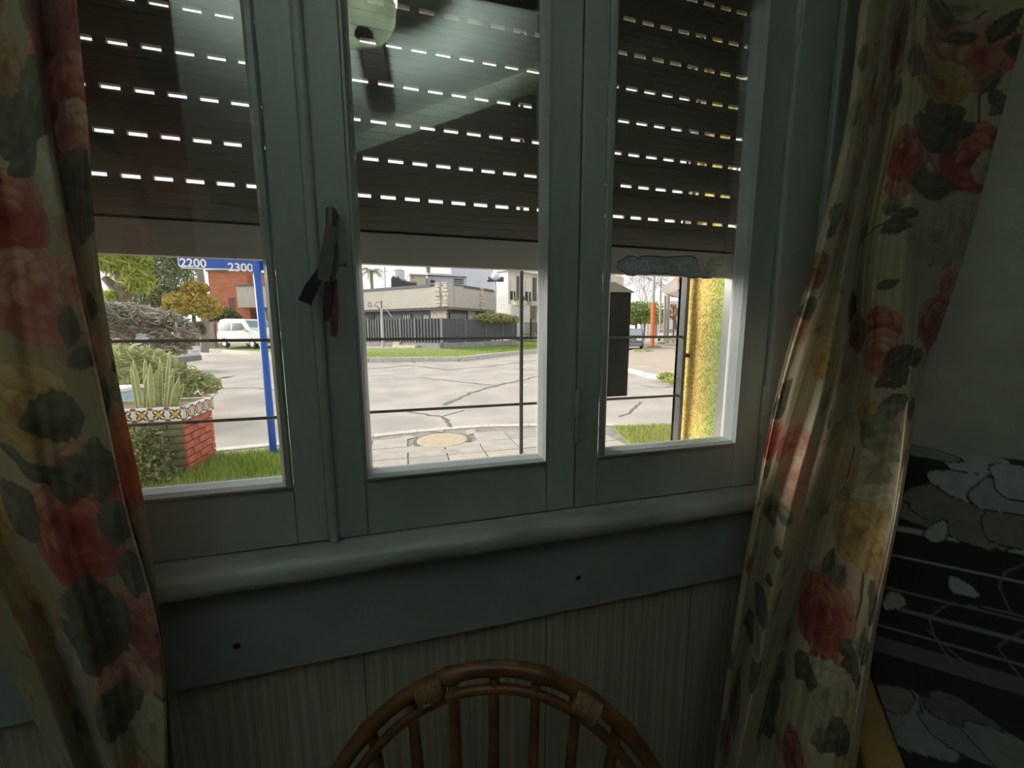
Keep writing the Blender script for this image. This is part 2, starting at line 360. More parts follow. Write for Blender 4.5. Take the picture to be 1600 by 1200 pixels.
# ================================================================== WINDOW GRILLE AND MAILBOX
GY = .27
gr = thing('window_grille', (.09, GY, .88), 'thin dark iron grille bars outside the window', 'grille')
for zz in (1.276, 1.083): MB().tube([(-.70, GY, zz), (.868, GY, zz)], .0042, 6).build('horizontal_bar', bar_m, gr, smooth=True)
for xx in (-.23, .317): MB().box((xx-.0045, GY-.011, .925), (xx+.0045, GY-.002, 2.15)).build('vertical_bar', bar_m, gr)
MB().box((.860, GY-.012, .90), (.872, GY+.014, 2.15)).build('end_bar', bar_m, gr, bevel=.001)
MB().box((-.706, GY-.012, .90), (-.694, GY+.014, 2.15)).build('end_bar', bar_m, gr, bevel=.001)
for zz in (1.215, 1.9):
    MB().box((.870, GY-.008, zz-.006), (.896, GY+.002, zz+.006)).build('wall_bracket', bar_m, gr)
for zz in (1.0, 1.12, 1.20, 1.276, 1.36): MB().ball((.861, GY-.011, zz), .004, 6).build('rivet', bar_m, gr)
mbx = thing('mailbox', (.61, GY+.02, 1.088), 'black metal mailbox with pointed grey cap hung on the grille', 'mailbox')
black = mat('black_sheet', (.012, .012, .013), .55, .3, 15)
MB().box((.545, GY+.008, 1.089), (.676, GY+.068, 1.412)).build('body', black, mbx, bevel=.002)
cp = MB(); cx0, cx1, cy0, cy1 = .540, .683, GY-.004, GY+.074
cp.add([(cx0, cy0, 1.412), (cx1, cy0, 1.412), (cx1, cy1, 1.412), (cx0, cy1, 1.412), (.590, GY+.03, 1.445), (.632, GY+.03, 1.445)], [(3, 2, 1, 0), (0, 1, 5, 4), (1, 2, 5), (2, 3, 4, 5), (3, 0, 4)])
cp.build('cap', mat('grey_sheet', (.42, .43, .44), .5), mbx)
MB().box((.548, GY+.0065, 1.300), (.640, GY+.0085, 1.3015)).build('seam', mat('seam_grey', (.08, .08, .08), .5), mbx)
MB().box((.552, GY+.0065, 1.19), (.640, GY+.0085, 1.1915)).build('seam', MATS['seam_grey'], mbx)

# ================================================================== STICKER ON THE RIGHT PANE
st = thing('window_sticker', (.62, -.003, 1.43), 'cloud-shaped dove sticker with mirrored cursive words on right pane', 'sticker')
def P2(pts): return [tuple(atY(x, y, -.0035)[[0, 2]]) for x, y in pts]
cloud = [(964, 418), (966, 409), (975, 404), (980, 400), (990, 400), (997, 404), (1005, 400), (1022, 400), (1040, 402), (1056, 401), (1068, 400), (1080, 400), (1088, 404), (1092, 412), (1098, 424), (1104, 431), (1112, 435), (1100, 435), (1092, 433), (1082, 435), (1070, 432), (1058, 430), (1045, 428), (1030, 428), (1020, 427), (1008, 430), (998, 428), (990, 431), (980, 430), (974, 424), (968, 423)]
def flatpoly(pts, y, name, M, parent, th=.0006):
    return MB().prism(P2(pts), 'y', y-th, y).build(name, M, parent)
st_grey = mat('sticker_grey', (.55, .585, .63), .7, .12, 25, trans=.3)
flatpoly(cloud, -.0032, 'cloud', st_grey, st)
dove = [(1088, 403), (1096, 402), (1100, 408), (1106, 402), (1115, 402), (1112, 409), (1110, 414), (1118, 412), (1124, 410), (1127, 414), (1125, 419), (1120, 421), (1119, 428), (1114, 433), (1107, 434), (1100, 431), (1095, 424), (1091, 415)]
flatpoly(dove, -.0042, 'dove', mat('sticker_dove', (.82, .76, .68), .7, .1, 30, trans=.3), st)
ln = MB()
for seg in ([(1095, 405), (1097, 414), (1102, 422), (1108, 429)], [(1110, 414), (1104, 415), (1103, 421), (1109, 424), (1116, 420)], [(1113, 404), (1108, 410), (1104, 413)], [(1127, 414), (1121, 415), (1116, 413)]):
    q = [(a, -.0046, b) for a, b in P2(seg)]; ln.tube(q, .0007, 4)
ln.build('dove_outline', mat('sticker_line', (.03, .03, .03), .8), st)
ol = MB(); q = [(a, -.0038, b) for a, b in P2(cloud+cloud[:1])]; ol.tube(q, .0009, 4); ol.build('cloud_outline', MATS['sticker_line'], st)
def text_mesh(body, size, name, M, parent, extrude=.0004, shear=0., offset=0.):
    cu = bpy.data.curves.new(name, 'FONT'); cu.body = body; cu.size = size; cu.extrude = extrude; cu.shear = shear; cu.align_x = 'CENTER'; cu.align_y = 'CENTER'; cu.offset = offset
    o = bpy.data.objects.new(name, cu); COL.objects.link(o); me = o.to_mesh().copy(); bpy.data.objects.remove(o)
    ob = bpy.data.objects.new(name, me); COL.objects.link(ob); me.materials.clear(); me.materials.append(M); ob.parent = parent
    return ob
wl = mat('sticker_letter', (.95, .95, .95), .7, trans=.3)
for word, cxp, cyp, sz in (('Paz', 1072, 416, .034), ('con', 1034, 417.5, .031), ('Dios', 998, 415.5, .034)):
    o = text_mesh(word, sz, 'lettering', wl, st, shear=.35)
    c = atY(cxp, cyp, -.0045); o.location = Vector(c)-st.location
    o.rotation_euler = (R(90), 0, R(180))      # the words face the street, so they read backwards from the room

# ================================================================== RIBBONS ON THE HANDLE
def ribbon(pts, width, label, M, th=.0012):
    pts = [np.asarray(p, float) for p in pts]; g = MB(); n = len(pts); v = []
    for i, p in enumerate(pts):
        t = pts[min(i+1, n-1)]-pts[max(i-1, 0)]; t /= np.linalg.norm(t); s_ = np.cross(t, (0, -1, 0)); s_ /= np.linalg.norm(s_)
        wd = width[i] if hasattr(width, '__len__') else width
        for dx, dy in ((-1, 0), (1, 0), (1, 1), (-1, 1)): v.append(p+s_*wd/2*dx+np.array([0, th*dy, 0])+np.array([0, .002*math.sin(i*2.1)*dx, 0]))
    f = [(i*4+k, i*4+(k+1) % 4, (i+1)*4+(k+1) % 4, (i+1)*4+k) for i in range(n-1) for k in range(4)]+[(3, 2, 1, 0), tuple(range((n-1)*4, n*4))]
    g.add(v, f); o = g.build('ribbon', M, smooth=True); top(o, tuple(pts[0])); return tag(o, label, 'ribbon', 'ribbons tied to the window handle')
ry = FY-.04
ribbon([atY(x, y, ry) for x, y in ((517, 352), (515, 372), (511, 400), (507, 420), (506, 438))], [.016, .019, .021, .022, .018], 'grey-brown cloth strip looped over the window handle', mat('taupe_cloth', (.17, .155, .14), .8, .1, 60))
ribbon([atY(x, y, ry+.006) for x, y in ((506, 416), (497, 432), (486, 450), (476, 473))], [.012, .017, .020, .021], 'dark navy ribbon sticking out to the lower left of the handle', mat('navy_cloth', (.022, .026, .036), .7))
ribbon([atY(x, y, ry+.004) for x, y in ((523, 372), (525, 395), (521, 420), (517, 440))], [.006, .012, .012, .010], 'narrow brown strip hanging right behind the handle lever', mat('brown_cloth', (.12, .10, .085), .8))
ribbon([atY(x, y, ry+.008) for x, y in ((518, 436), (520, 465), (522, 490), (522, 526))], [.018, .017, .014, .010], 'faded mauve ribbon tail hanging lowest from the handle', mat('mauve_cloth', (.15, .10, .105), .8, col2=(.20, .04, .05), scale=30))
ribbon([atY(x, y, ry+.003) for x, y in ((512, 440), (512, 460), (511, 480), (509, 502))], [.012, .014, .012, .008], 'short dark brown ribbon end below the handle knot', mat('umber_cloth', (.06, .05, .048), .8))

# ================================================================== PRINTED FABRIC
def smooth(a, b, x): t = np.clip((x-a)/(b-a), 0, 1); return t*t*(3-2*t)
def vnoise(U, V, seed=0):
    r = np.random.default_rng(seed); g = r.random((64, 64)); x = U % 63; y = V % 63
    i = np.floor(x).astype(int); j = np.floor(y).astype(int); fx = x-i; fy = y-j; fx = fx*fx*(3-2*fx); fy = fy*fy*(3-2*fy)
    return (g[i, j]*(1-fx)+g[i+1, j]*fx)*(1-fy)+(g[i, j+1]*(1-fx)+g[i+1, j+1]*fx)*fy
class Print:
    def __init__(s, U, V, base): s.U = U; s.V = V; s.c = np.tile(np.array(base), (U.size, 1)); s.n = vnoise(U*90, V*90, 3)
    def mix(s, mask, col):
        col = np.asarray(col); s.c = s.c*(1-mask[:, None])+(col if col.ndim == 2 else col[None])*mask[:, None]
    def loc(s, c, ang=0):
        x = s.U-c[0]; y = s.V-c[1]; ca, sa = math.cos(ang), math.sin(ang); return x*ca+y*sa, -x*sa+y*ca
    def rose(s, c, rad, pal, ph=0.):
        ix = np.nonzero((np.abs(s.U-c[0]) < rad*1.3) & (np.abs(s.V-c[1]) < rad*1.3))[0]
        if not len(ix): return
        x = (s.U[ix]-c[0])/rad; y = (s.V[ix]-c[1])/rad; nz = s.n[ix]; C = s.c[ix]
        dark, midc, light = [np.array(p) for p in pal]; rg = random.Random(int(ph*1000)+int(rad*1e5))
        def lay(m, col):
            nonlocal C; C = C*(1-m[:, None])+col*m[:, None]
        r = np.hypot(x, y); th = np.arctan2(y, x); e = .86+.05*np.sin(5*th+ph)+.10*(nz-.5)
        t = np.clip(.4+.5*y+.4*(nz-.5), 0, 1)[:, None]
        lay(1-smooth(e-.05, e, r), (midc*.75+dark*.25)*(1-t)+(midc*.8+light*.2)*t)
        for ring, cnt, sz in ((.66, 7, .40), (.44, 6, .32), (.24, 4, .24)):
            for k in range(cnt):
                a_ = ph+k/cnt*6.283+rg.uniform(-.25, .25)+ring*3; pc = (ring*math.cos(a_), ring*math.sin(a_)); q = sz*rg.uniform(.85, 1.15)
                u = (x-pc[0])*math.cos(a_)+(y-pc[1])*math.sin(a_); v = -(x-pc[0])*math.sin(a_)+(y-pc[1])*math.cos(a_)
                d = np.hypot(u/(q*.85), v/(q*1.15))+.16*(nz-.5); g = np.clip((u/q+.9)/1.8+.25*(nz-.5), 0, 1)
                g = g*rg.uniform(.7, 1.15)*(.75+.5*(pc[1] > 0)); g = np.clip(g, 0, 1)[:, None]
                col = np.where(g < .5, dark*(1-2*g)+midc*2*g, midc*(2-2*g)+light*(2*g-1))
                rim = (smooth(.80, .95, d)*smooth(1.02, .97, d)*.55)[:, None]; col = col*(1-rim)+dark*rim
                lay((1-smooth(.96, 1.02, d))*.92, col)
        lay((1-smooth(.10, .16, r))*.9, dark*1.0)
        s.c[ix] = C
    def leaf(s, c, L, W, ang, col, vein=.35):
        ix = np.nonzero((np.abs(s.U-c[0]) < L*.7) & (np.abs(s.V-c[1]) < L*.7))[0]
        if not len(ix): return
        ca, sa = math.cos(ang), math.sin(ang); x0 = s.U[ix]-c[0]; y0 = s.V[ix]-c[1]; x = x0*ca+y0*sa; y = -x0*sa+y0*ca+.12*L*((x0*ca+y0*sa)/L)**2; nz = s.n[ix]; u = x/L
        hw = W*np.clip(1-(2*np.abs(u-.03))**1.7, 0, 1)*(1+.06*np.sin(u*46)+.25*(nz-.5))*(np.abs(u) < .5)
        m = smooth(0, .002, hw-np.abs(y))
        side = np.abs(np.sin((x-np.abs(y)*.9)*(26/L)))
        v = np.maximum(smooth(.0020, .0005, np.abs(y)), .55*smooth(.22, .05, side))*vein
        cc = np.asarray(col)[None]*(1+.8*(nz[:, None]-.5))*np.where(y[:, None] > 0, 1.25, .85); cc = cc*(1-v[:, None])+np.array([[.38, .36, .25]])*v[:, None]
        s.c[ix] = s.c[ix]*(1-m[:, None]*.94)+cc*m[:, None]*.94
    def stem(s, pts, wd, col):
        for (a, b) in zip(pts[:-1], pts[1:]):
            a = np.array(a); b = np.array(b); d = b-a; L2 = d@d+1e-12
            t = np.clip(((s.U-a[0])*d[0]+(s.V-a[1])*d[1])/L2, 0, 1); q = np.hypot(s.U-a[0]-t*d[0], s.V-a[1]-t*d[1])
            s.mix(smooth(wd, wd*.4, q), col)
    def ell(s, c, a, b, ang, col, line=None, wob=.1):
        x, y = s.loc(c, ang); th = np.arctan2(y/b, x/a); r = np.hypot(x/a, y/b)/(1+wob*np.sin(3*th+c[0]*50)+.1*(s.n-.5))
        lw = .0022/min(a, b)
        if line is not None: s.mix(1-smooth(1+lw, 1+lw*1.6, r), line)
        cc = np.asarray(col)[None]*(1+.25*(s.n[:, None]-.5)); s.mix(1-smooth(.99, 1.01, r), cc)

def catmull(xs, ys, q):
    xs = np.asarray(xs, float); ys = np.asarray(ys, float); m = np.gradient(ys, xs)
    i = np.clip(np.searchsorted(xs, q)-1, 0, len(xs)-2); h = xs[i+1]-xs[i]; t = (q-xs[i])/h
    return (2*t**3-3*t**2+1)*ys[i]+(t**3-2*t**2+t)*h*m[i]+(-2*t**3+3*t**2)*ys[i+1]+(t**3-t**2)*h*m[i+1]

def grid_mesh(name, P, colr, M, thick=0.):
    nr, nc = P.shape[:2]; me = bpy.data.meshes.new(name); N = nr*nc
    idx = np.arange(N).reshape(nr, nc); f = np.stack([idx[:-1, :-1], idx[:-1, 1:], idx[1:, 1:], idx[1:, :-1]], -1).reshape(-1, 4)
    me.vertices.add(N); me.vertices.foreach_set('co', P.reshape(-1).astype(np.float32))
    me.loops.add(f.size); me.loops.foreach_set('vertex_index', f.reshape(-1).astype(np.int32))
    me.polygons.add(len(f)); me.polygons.foreach_set('loop_start', np.arange(0, f.size, 4, dtype=np.int32))
    me.update(calc_edges=True); me.shade_smooth()
    at = me.color_attributes.new('print', 'FLOAT_COLOR', 'POINT'); c4 = np.concatenate([colr, np.ones((N, 1))], 1).astype(np.float32); at.data.foreach_set('color', c4.reshape(-1))
    me.materials.append(M); ob = bpy.data.objects.new(name, me); COL.objects.link(ob); return ob

CREAM = (.60, .51, .35)
PINK = [(.36, .10, .075), (.55, .24, .17), (.66, .44, .33)]
RED = [(.24, .035, .03), (.42, .09, .07), (.60, .28, .21)]
GOLDP = [(.32, .16, .05), (.52, .35, .14), (.62, .47, .25)]
PALE = [(.34, .28, .17), (.52, .45, .31), (.64, .58, .44)]
LEAF = (.105, .100, .065); LEAF2 = (.20, .195, .135); LEAF3 = (.31, .29, .20)

ROWS = np.array([0, 200, 400, 600, 800, 1000, 1200.])
def curtain(name, lines, offs, depth, zt, zb, nc, nr, paintfn, label, seed, trans, wob=.0022):
    """lines: list of x(pixel) rows of fold lines left to right; offs: how far each fold stands off (towards the room);
       depth: distance from the window plane of the hanging cloth for each row."""
    k = len(lines); LX = np.array(lines, float); s = np.linspace(0, k-1, nc)
    rows = np.linspace(0, 1200, int(nr*.86)); Pm = np.zeros((len(rows), nc, 3))
    offs = np.array(offs, float)
    if offs.ndim == 1: offs = np.tile(offs[:, None], (1, len(ROWS)))
    for ri, py in enumerate(rows):
        kx = np.array([catmull(ROWS, LX[j], np.array([py]))[0] for j in range(k)])
        ko = np.array([np.interp(py, ROWS, offs[j]) for j in range(k)])
        xs = catmull(np.arange(k), kx, s); os_ = catmull(np.arange(k), ko, s)
        yb = np.interp(py, ROWS, depth)
        w_ = wob*(np.sin(s*9+seed+py*.004)+.6*np.sin(s*17+py*.009+seed)+.5*np.sin(py*.021+s*2.))
        Y = yb-os_-w_*.5
        d = _fw[None]+_r2[None]*((xs-800)/F)[:, None]-_u2[None]*((py-600)/F)
        t = (Y-CAM[1])/d[:, 1]; Pm[ri] = CAM[None]+d*t[:, None]
    # carry the cloth on up to the rod and down to the hem
    ups = []; n1 = max(3, int(nr*.05)); n2 = max(4, int(nr*.09))
    for i in range(n1, 0, -1):
        q = Pm[0].copy(); a = i/n1; q[:, 2] = Pm[0][:, 2]+(zt-Pm[0][:, 2])*a; ups.append(q)
    dn = []
    for i in range(1, n2+1):
        q = Pm[-1].copy(); a = i/n2; q[:, 2] = Pm[-1][:, 2]+(zb-Pm[-1][:, 2])*a; dn.append(q)
    P = np.concatenate([np.array(ups), Pm, np.array(dn)], 0)
    mid = P[P.shape[0]//2]; U1 = np.concatenate([[0], np.cumsum(np.linalg.norm(np.diff(mid, axis=0), axis=1))])
    U = np.tile(U1[None], (P.shape[0], 1)); V = P[:, :, 2]
    pr = Print(U.reshape(-1), V.reshape(-1), CREAM)
    pp = px_of(P.reshape(-1, 3))
    def uv(x, y):
        i = np.argmin((pp[:, 0]-x)**2+(pp[:, 1]-y)**2); return (pr.U[i], pr.V[i]), pp[i, 2]/F
    paintfn(pr, uv)
    ob = grid_mesh(name, P, pr.c, vcol_mat(name+'_'+str(seed)+'_print', .75, .10, trans))
    top(ob, tuple(P[-1, nc//2])); return tag(ob, label, 'curtain', 'floral curtains')

def paint_right(p, uv):
    r_ = random.Random(3)
    def ro(x, y, r, pal, ph=0): c, k = uv(x, y); p.rose(c, r*k, pal, ph)
    def lf(x, y, L, W, ang, col=LEAF, vein=.3): c, k = uv(x, y); p.leaf(c, L*k, W*k, R(ang), col, vein)
    def stm(pts, wd=2.2, col=LEAF): c = [uv(x, y)[0] for x, y in pts]; p.stem(c, wd*uv(*pts[0])[1], col)
    for _ in range(90):
        c = (r_.uniform(p.U.min(), p.U.max()), r_.uniform(.3, 2.1)); p.leaf(c, r_.uniform(.05, .09), r_.uniform(.012, .022), r_.uniform(0, 3.1), r_.choice([(.44, .38, .26), (.48, .38, .24), (.36, .33, .23), (.50, .34, .22)]), .2)
    for _ in range(26): p.rose((r_.uniform(p.U.min(), p.U.max()), r_.uniform(.3, 2.1)), r_.uniform(.03, .05), r_.choice([PALE, GOLDP, PINK, [(.46, .32, .2), (.56, .42, .28), (.62, .50, .36)]]), r_.uniform(0, 6))
    # soft ground patches
    for _ in range(40):
        c = (r_.uniform(p.U.min(), p.U.max()), r_.uniform(.3, 2.1)); p.ell(c, r_.uniform(.02, .05), r_.uniform(.02, .05), r_.uniform(0, 3), r_.choice([(.55, .45, .30), (.62, .50, .36), (.56, .40, .28)]), None, .3)
    for pts in ([(1470, 0), (1500, 45), (1480, 62)], [(1500, 40), (1540, 18)], [(1530, 140), (1500, 150), (1480, 190)], [(1530, 150), (1530, 200)], [(1400, 345), (1370, 355), (1345, 380)], [(1335, 700), (1325, 740), (1315, 770)], [(1300, 860), (1305, 910)], [(1350, 865), (1345, 940), (1330, 1000)], [(1420, 330), (1390, 345)]): stm(pts)
    ro(1405, 60, 48, [(.30, .10, .08), (.40, .19, .15), (.45, .26, .2)], 1); ro(1530, 85, 58, PINK, 0.5); ro(1472, 130, 34, GOLDP, 2)
    ro(1412, 240, 42, RED, 1.2); ro(1520, 250, 56, RED, 2.2); ro(1540, 262, 26, PALE, .6); ro(1500, 355, 52, PALE, 1.5); ro(1465, 370, 40, PALE, 3)
    ro(1368, 510, 34, RED, .4); ro(1372, 552, 40, PINK, 1.9); ro(1462, 500, 46, RED, 2.7); ro(1485, 440, 26, PINK, 0)
    ro(1275, 425, 30, [(.22, .09, .06), (.36, .18, .11), (.46, .30, .2)], 1.3); ro(1262, 505, 34, [(.40, .20, .12), (.56, .36, .22), (.6, .46, .3)], .8); ro(1285, 560, 36, GOLDP, 1); ro(1340, 520, 30, [(.2, .07, .03), (.34, .15, .06), (.42, .24, .12)], 2)
    ro(1212, 690, 34, RED, .2); ro(1240, 705, 42, PINK, 1.1); ro(1240, 745, 46, [(.45, .22, .15), (.60, .36, .26), (.66, .50, .38)], 2.6)
    ro(1352, 640, 26, GOLDP, 1); ro(1390, 800, 40, PALE, .3); ro(1345, 832, 46, GOLDP, 2.2); ro(1378, 870, 34, GOLDP, .7)
    ro(1172, 882, 15, RED, 1); ro(1283, 955, 52, RED, .9); ro(1292, 985, 30, [(.45, .22, .17), (.62, .40, .32), (.68, .52, .42)], 2.1); ro(1285, 1030, 26, RED, 2.)
    ro(1290, 1085, 44, PALE, 1.); ro(1325, 1085, 34, PALE, 2); ro(1150, 1090, 34, [(.22, .07, .05), (.35, .16, .11), (.42, .26, .18)], 1.7); ro(1215, 1150, 46, PALE, 0); ro(1240, 1180, 30, RED, 0)
    for a in ((1365, 130, 60, 17, 70, LEAF2), (1350, 90, 50, 14, 80, LEAF2), (1572, 40, 60, 18, 55, LEAF), (1594, 75, 40, 16, 80, LEAF), (1586, 70, 40, 16, 10, LEAF), (1560, 165, 44, 15, 40, LEAF), (1545, 130, 40, 12, 60, LEAF), (1555, 150, 34, 12, -50, LEAF), (1470, 30, 36, 14, 80, LEAF2), (1500, 60, 40, 10, 20, LEAF), (1430, 95, 56, 26, 70, LEAF2), (1455, 215, 56, 30, 60, LEAF), (1475, 180, 50, 20, 20, LEAF), (1450, 290, 60, 22, 15, LEAF), (1500, 205, 44, 16, 35, LEAF), (1400, 150, 50, 24, 60, LEAF2), (1390, 320, 44, 18, 5, LEAF2), (1395, 355, 60, 13, 10, LEAF), (1410, 335, 56, 12, 25, LEAF), (1350, 365, 40, 16, 60, LEAF2), (1310, 335, 46, 20, 60, LEAF2), (1300, 360, 30, 10, 60, LEAF2),
              (1385, 445, 40, 9, 20, LEAF), (1265, 482, 44, 19, 15, LEAF), (1330, 480, 60, 22, 80, (.10, .05, .03)), (1405, 560, 60, 20, 40, LEAF), (1395, 590, 60, 17, 30, LEAF), (1400, 630, 56, 14, 25, LEAF), (1385, 645, 50, 12, 40, LEAF2), (1230, 610, 44, 16, 60, LEAF), (1222, 635, 52, 20, 50, LEAF), (1290, 630, 56, 17, 60, LEAF2), (1297, 655, 40, 14, -60, LEAF2), (1370, 675, 76, 30, -30, LEAF2), (1385, 700, 60, 22, -20, LEAF3), (1360, 735, 50, 26, 70, LEAF3), (1430, 560, 44, 16, 20, LEAF), (1425, 640, 40, 22, 85, LEAF), (1200, 735, 36, 14, 60, LEAF2), (1205, 795, 58, 20, -30, LEAF2), (1222, 800, 56, 14, -20, LEAF2), (1315, 770, 40, 16, 80, LEAF3),
              (1305, 905, 48, 15, 70, LEAF2), (1292, 880, 50, 9, 80, LEAF), (1215, 865, 20, 8, 20, LEAF), (1200, 905, 24, 8, 20, LEAF), (1187, 940, 60, 24, -20, LEAF), (1172, 975, 50, 20, 0, LEAF), (1215, 940, 40, 15, 60, LEAF2), (1362, 950, 56, 24, 65, LEAF), (1350, 1020, 60, 22, 50, LEAF), (1335, 1045, 56, 18, 20, LEAF), (1320, 1010, 40, 14, -40, LEAF), (1250, 1040, 44, 18, 70, LEAF), (1265, 1060, 34, 14, 10, LEAF), (1205, 1080, 60, 26, 40, LEAF), (1195, 1120, 60, 24, 15, LEAF), (1180, 1060, 50, 18, 70, LEAF), (1220, 1040, 44, 16, 30, LEAF2), (1310, 1150, 60, 24, 60, LEAF), (1285, 1160, 50, 16, 30, LEAF2), (1140, 1030, 40, 14, 40, LEAF2), (1130, 1150, 60, 20, 70, LEAF2)):
        lf(*a)
    ro(1283, 955, 44, RED, .9)

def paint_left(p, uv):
    r_ = random.Random(5); p.c *= np.array([[.70, .64, .56]])  # same cloth, base darkened and dark motifs crowded to paint in this side's shade
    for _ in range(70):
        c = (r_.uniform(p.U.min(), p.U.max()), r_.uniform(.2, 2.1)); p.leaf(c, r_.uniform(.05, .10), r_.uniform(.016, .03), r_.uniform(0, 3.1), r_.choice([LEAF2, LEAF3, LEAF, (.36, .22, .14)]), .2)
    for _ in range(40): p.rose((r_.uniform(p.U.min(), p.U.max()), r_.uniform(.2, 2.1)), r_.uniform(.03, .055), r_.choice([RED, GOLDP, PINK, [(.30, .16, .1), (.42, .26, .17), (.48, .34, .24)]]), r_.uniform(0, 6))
    def ro(x, y, r, pal, ph=0): c, k = uv(x, y); p.rose(c, r*k*1.3, pal, ph)
    def lf(x, y, L, W, ang, col=LEAF, vein=.15): c, k = uv(x, y); p.leaf(c, L*k*1.3, W*k*1.3, R(ang), col, vein)
    ro(85, 90, 80, [(.20, .03, .03), (.30, .08, .07), (.38, .17, .14)], 1); ro(110, 160, 60, RED, 2); ro(110, 200, 36, PINK, 0); ro(10, 110, 45, [(.25, .12, .04), (.4, .22, .1), (.5, .35, .2)], 1)
    ro(45, 280, 70, PALE, .3); ro(10, 340, 60, RED, 2.2); ro(65, 460, 60, PINK, .8); ro(120, 440, 34, PINK, 1); ro(150, 560, 40, [(.40, .20, .12), (.52, .30, .18), (.55, .38, .24)], 0)
    ro(205, 720, 55, [(.40, .09, .03), (.55, .16, .06), (.62, .26, .12)], 1.2); ro(120, 830, 65, RED, .6); ro(20, 640, 60, GOLDP, 1); ro(60, 950, 60, GOLDP, 2); ro(215, 985, 55, RED, 1.3); ro(200, 1060, 50, PINK, 0); ro(240, 1140, 45, PALE, 1); ro(110, 1030, 40, PALE, 2)
    for a in ((60, 150, 120, 40, 70), (30, 200, 100, 40, 50), (110, 280, 80, 30, 60), (122, 330, 90, 34, 85), (40, 250, 70, 24, 30), (105, 515, 60, 22, 70), (125, 560, 70, 14, 15), (90, 650, 80, 34, 5), (150, 735, 90, 30, 80), (115, 750, 70, 26, 70), (175, 820, 70, 26, 70), (20, 710, 70, 10, -30), (60, 740, 90, 12, -35), (30, 800, 100, 44, 40), (205, 900, 70, 22, 80), (150, 1000, 120, 46, 40), (130, 960, 90, 36, 70), (215, 850, 60, 14, 80), (165, 620, 60, 20, 60), (175, 1120, 100, 34, 20), (140, 480, 40, 18, 75)):
        lf(*a)

# right curtain: fold lines (pixel columns of each fold at the rows above), standing in front of the window wall
cr_lines = [[1345, 1320, 1271, 1216, 1177, 1143, 1116], [1362, 1337, 1292, 1232, 1187, 1152, 1123], [1377, 1348, 1312, 1250, 1198, 1162, 1130], [1393, 1362, 1323, 1288, 1236, 1192, 1150], [1408, 1376, 1340, 1318, 1270, 1222, 1180], [1417, 1388, 1352, 1340, 1292, 1243, 1215], [1428, 1408, 1376, 1362, 1330, 1290, 1255], [1447, 1438, 1420, 1410, 1388, 1340, 1300], [1475, 1462, 1440, 1420, 1396, 1352, 1318], [1530, 1500, 1470, 1432, 1402, 1362, 1330], [1612, 1560, 1507, 1442, 1406, 1367, 1338]]
cr_offs = [[0, 0, -.015, -.045, -.08, -.11, -.12], [.012, .012, 0, -.038, -.07, -.095, -.10], [-.02, -.02, -.035, -.062, -.092, -.115, -.11], [.012, .012, .016, .004, -.018, -.034, -.036], [-.03, -.03, -.045, -.065, -.085, -.085, -.07], [0, 0, -.015, -.03, -.045, -.04, -.03],
           [.025, .025, .025, .02, .015, .015, .02], [.03, .03, .045, .06, .07, .06, .045], [0, 0, .015, .07, .105, .09, .055], [.01, .01, .005, .06, .115, .10, .06], [.05, .04, .005, .03, .095, .09, .05]]
cr_depth = [-.125, -.135, -.150, -.170, -.215, -.275, -.330]
curtain('curtain', cr_lines, cr_offs, cr_depth, 2.30, .10, 460, 620, paint_right, 'cream floral curtain with pink roses gathered right of the window', 1, .30)
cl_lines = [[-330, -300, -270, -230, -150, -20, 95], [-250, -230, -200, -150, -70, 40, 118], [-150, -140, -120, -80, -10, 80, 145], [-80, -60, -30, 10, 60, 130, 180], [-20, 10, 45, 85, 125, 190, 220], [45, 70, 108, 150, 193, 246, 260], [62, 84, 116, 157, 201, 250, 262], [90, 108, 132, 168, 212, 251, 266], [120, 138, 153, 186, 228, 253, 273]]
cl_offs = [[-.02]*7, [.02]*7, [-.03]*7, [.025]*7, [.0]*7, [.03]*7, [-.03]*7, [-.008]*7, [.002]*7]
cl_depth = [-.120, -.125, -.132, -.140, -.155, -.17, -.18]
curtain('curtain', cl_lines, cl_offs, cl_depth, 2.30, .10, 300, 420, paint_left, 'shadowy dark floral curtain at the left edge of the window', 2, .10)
rod_m = mat('rod_wood', (.10, .06, .035), .5)
for a, b, lab in (((.80, -.125), (1.40, -.125), 'dark wooden curtain rod over the right curtain'), ((-.95, -.125), (-.30, -.125), 'dark wooden curtain rod over the left curtain')):
    t = thing('curtain_rod', ((a[0]+b[0])/2, -.125, 2.31), lab, 'curtain rod', 'curtain rods')
    MB().tube([(a[0], a[1], 2.31), (b[0], b[1], 2.31)], .012, 10).build('rod', rod_m, t, smooth=True)
    for q in (a, b): MB().ball((q[0], q[1], 2.31), .02, 8).build('finial', rod_m, t, smooth=True)
    for xx in (a[0]+.08, b[0]-.08): MB().box((xx-.008, -.125, 2.30), (xx+.008, -.034, 2.315)).build('bracket', rod_m, t)

# ================================================================== DAYBED AND BEDSPREAD
wood_m = mat('varnished_pine', (.52, .30, .12), .4, .0, 8, col2=(.36, .19, .07), stretch=(1, 1, 8))
def bedpt(nd, xmy, z):     # nd distance from the right wall, xmy = x-y
    s_ = (R0[0]+R0[1])-nd*2**.5; return np.array([(s_+xmy)/2, (s_-xmy)/2, z])
BX0, BX1 = 1.165, 1.255
def nmin(xm): return np.maximum((R0[0]+R0[1]-xm+.10)/2**.5, 0)      # keeps the bed clear of the window wall
bt = thing('daybed', tuple(bedpt(.5, 2.4, 0)), 'wooden daybed beside the right curtain under a patterned spread', 'bed')
e_n = -A45*.98; e_b = B45*((BX1-BX0)/2**.5)
MB().obox(bedpt(nmin(BX0)+.01, BX0, .02), -A45*.80, e_b, (0, 0, .50)).build('end_board', wood_m, bt, bevel=.008, label='pale varnished wooden end board')
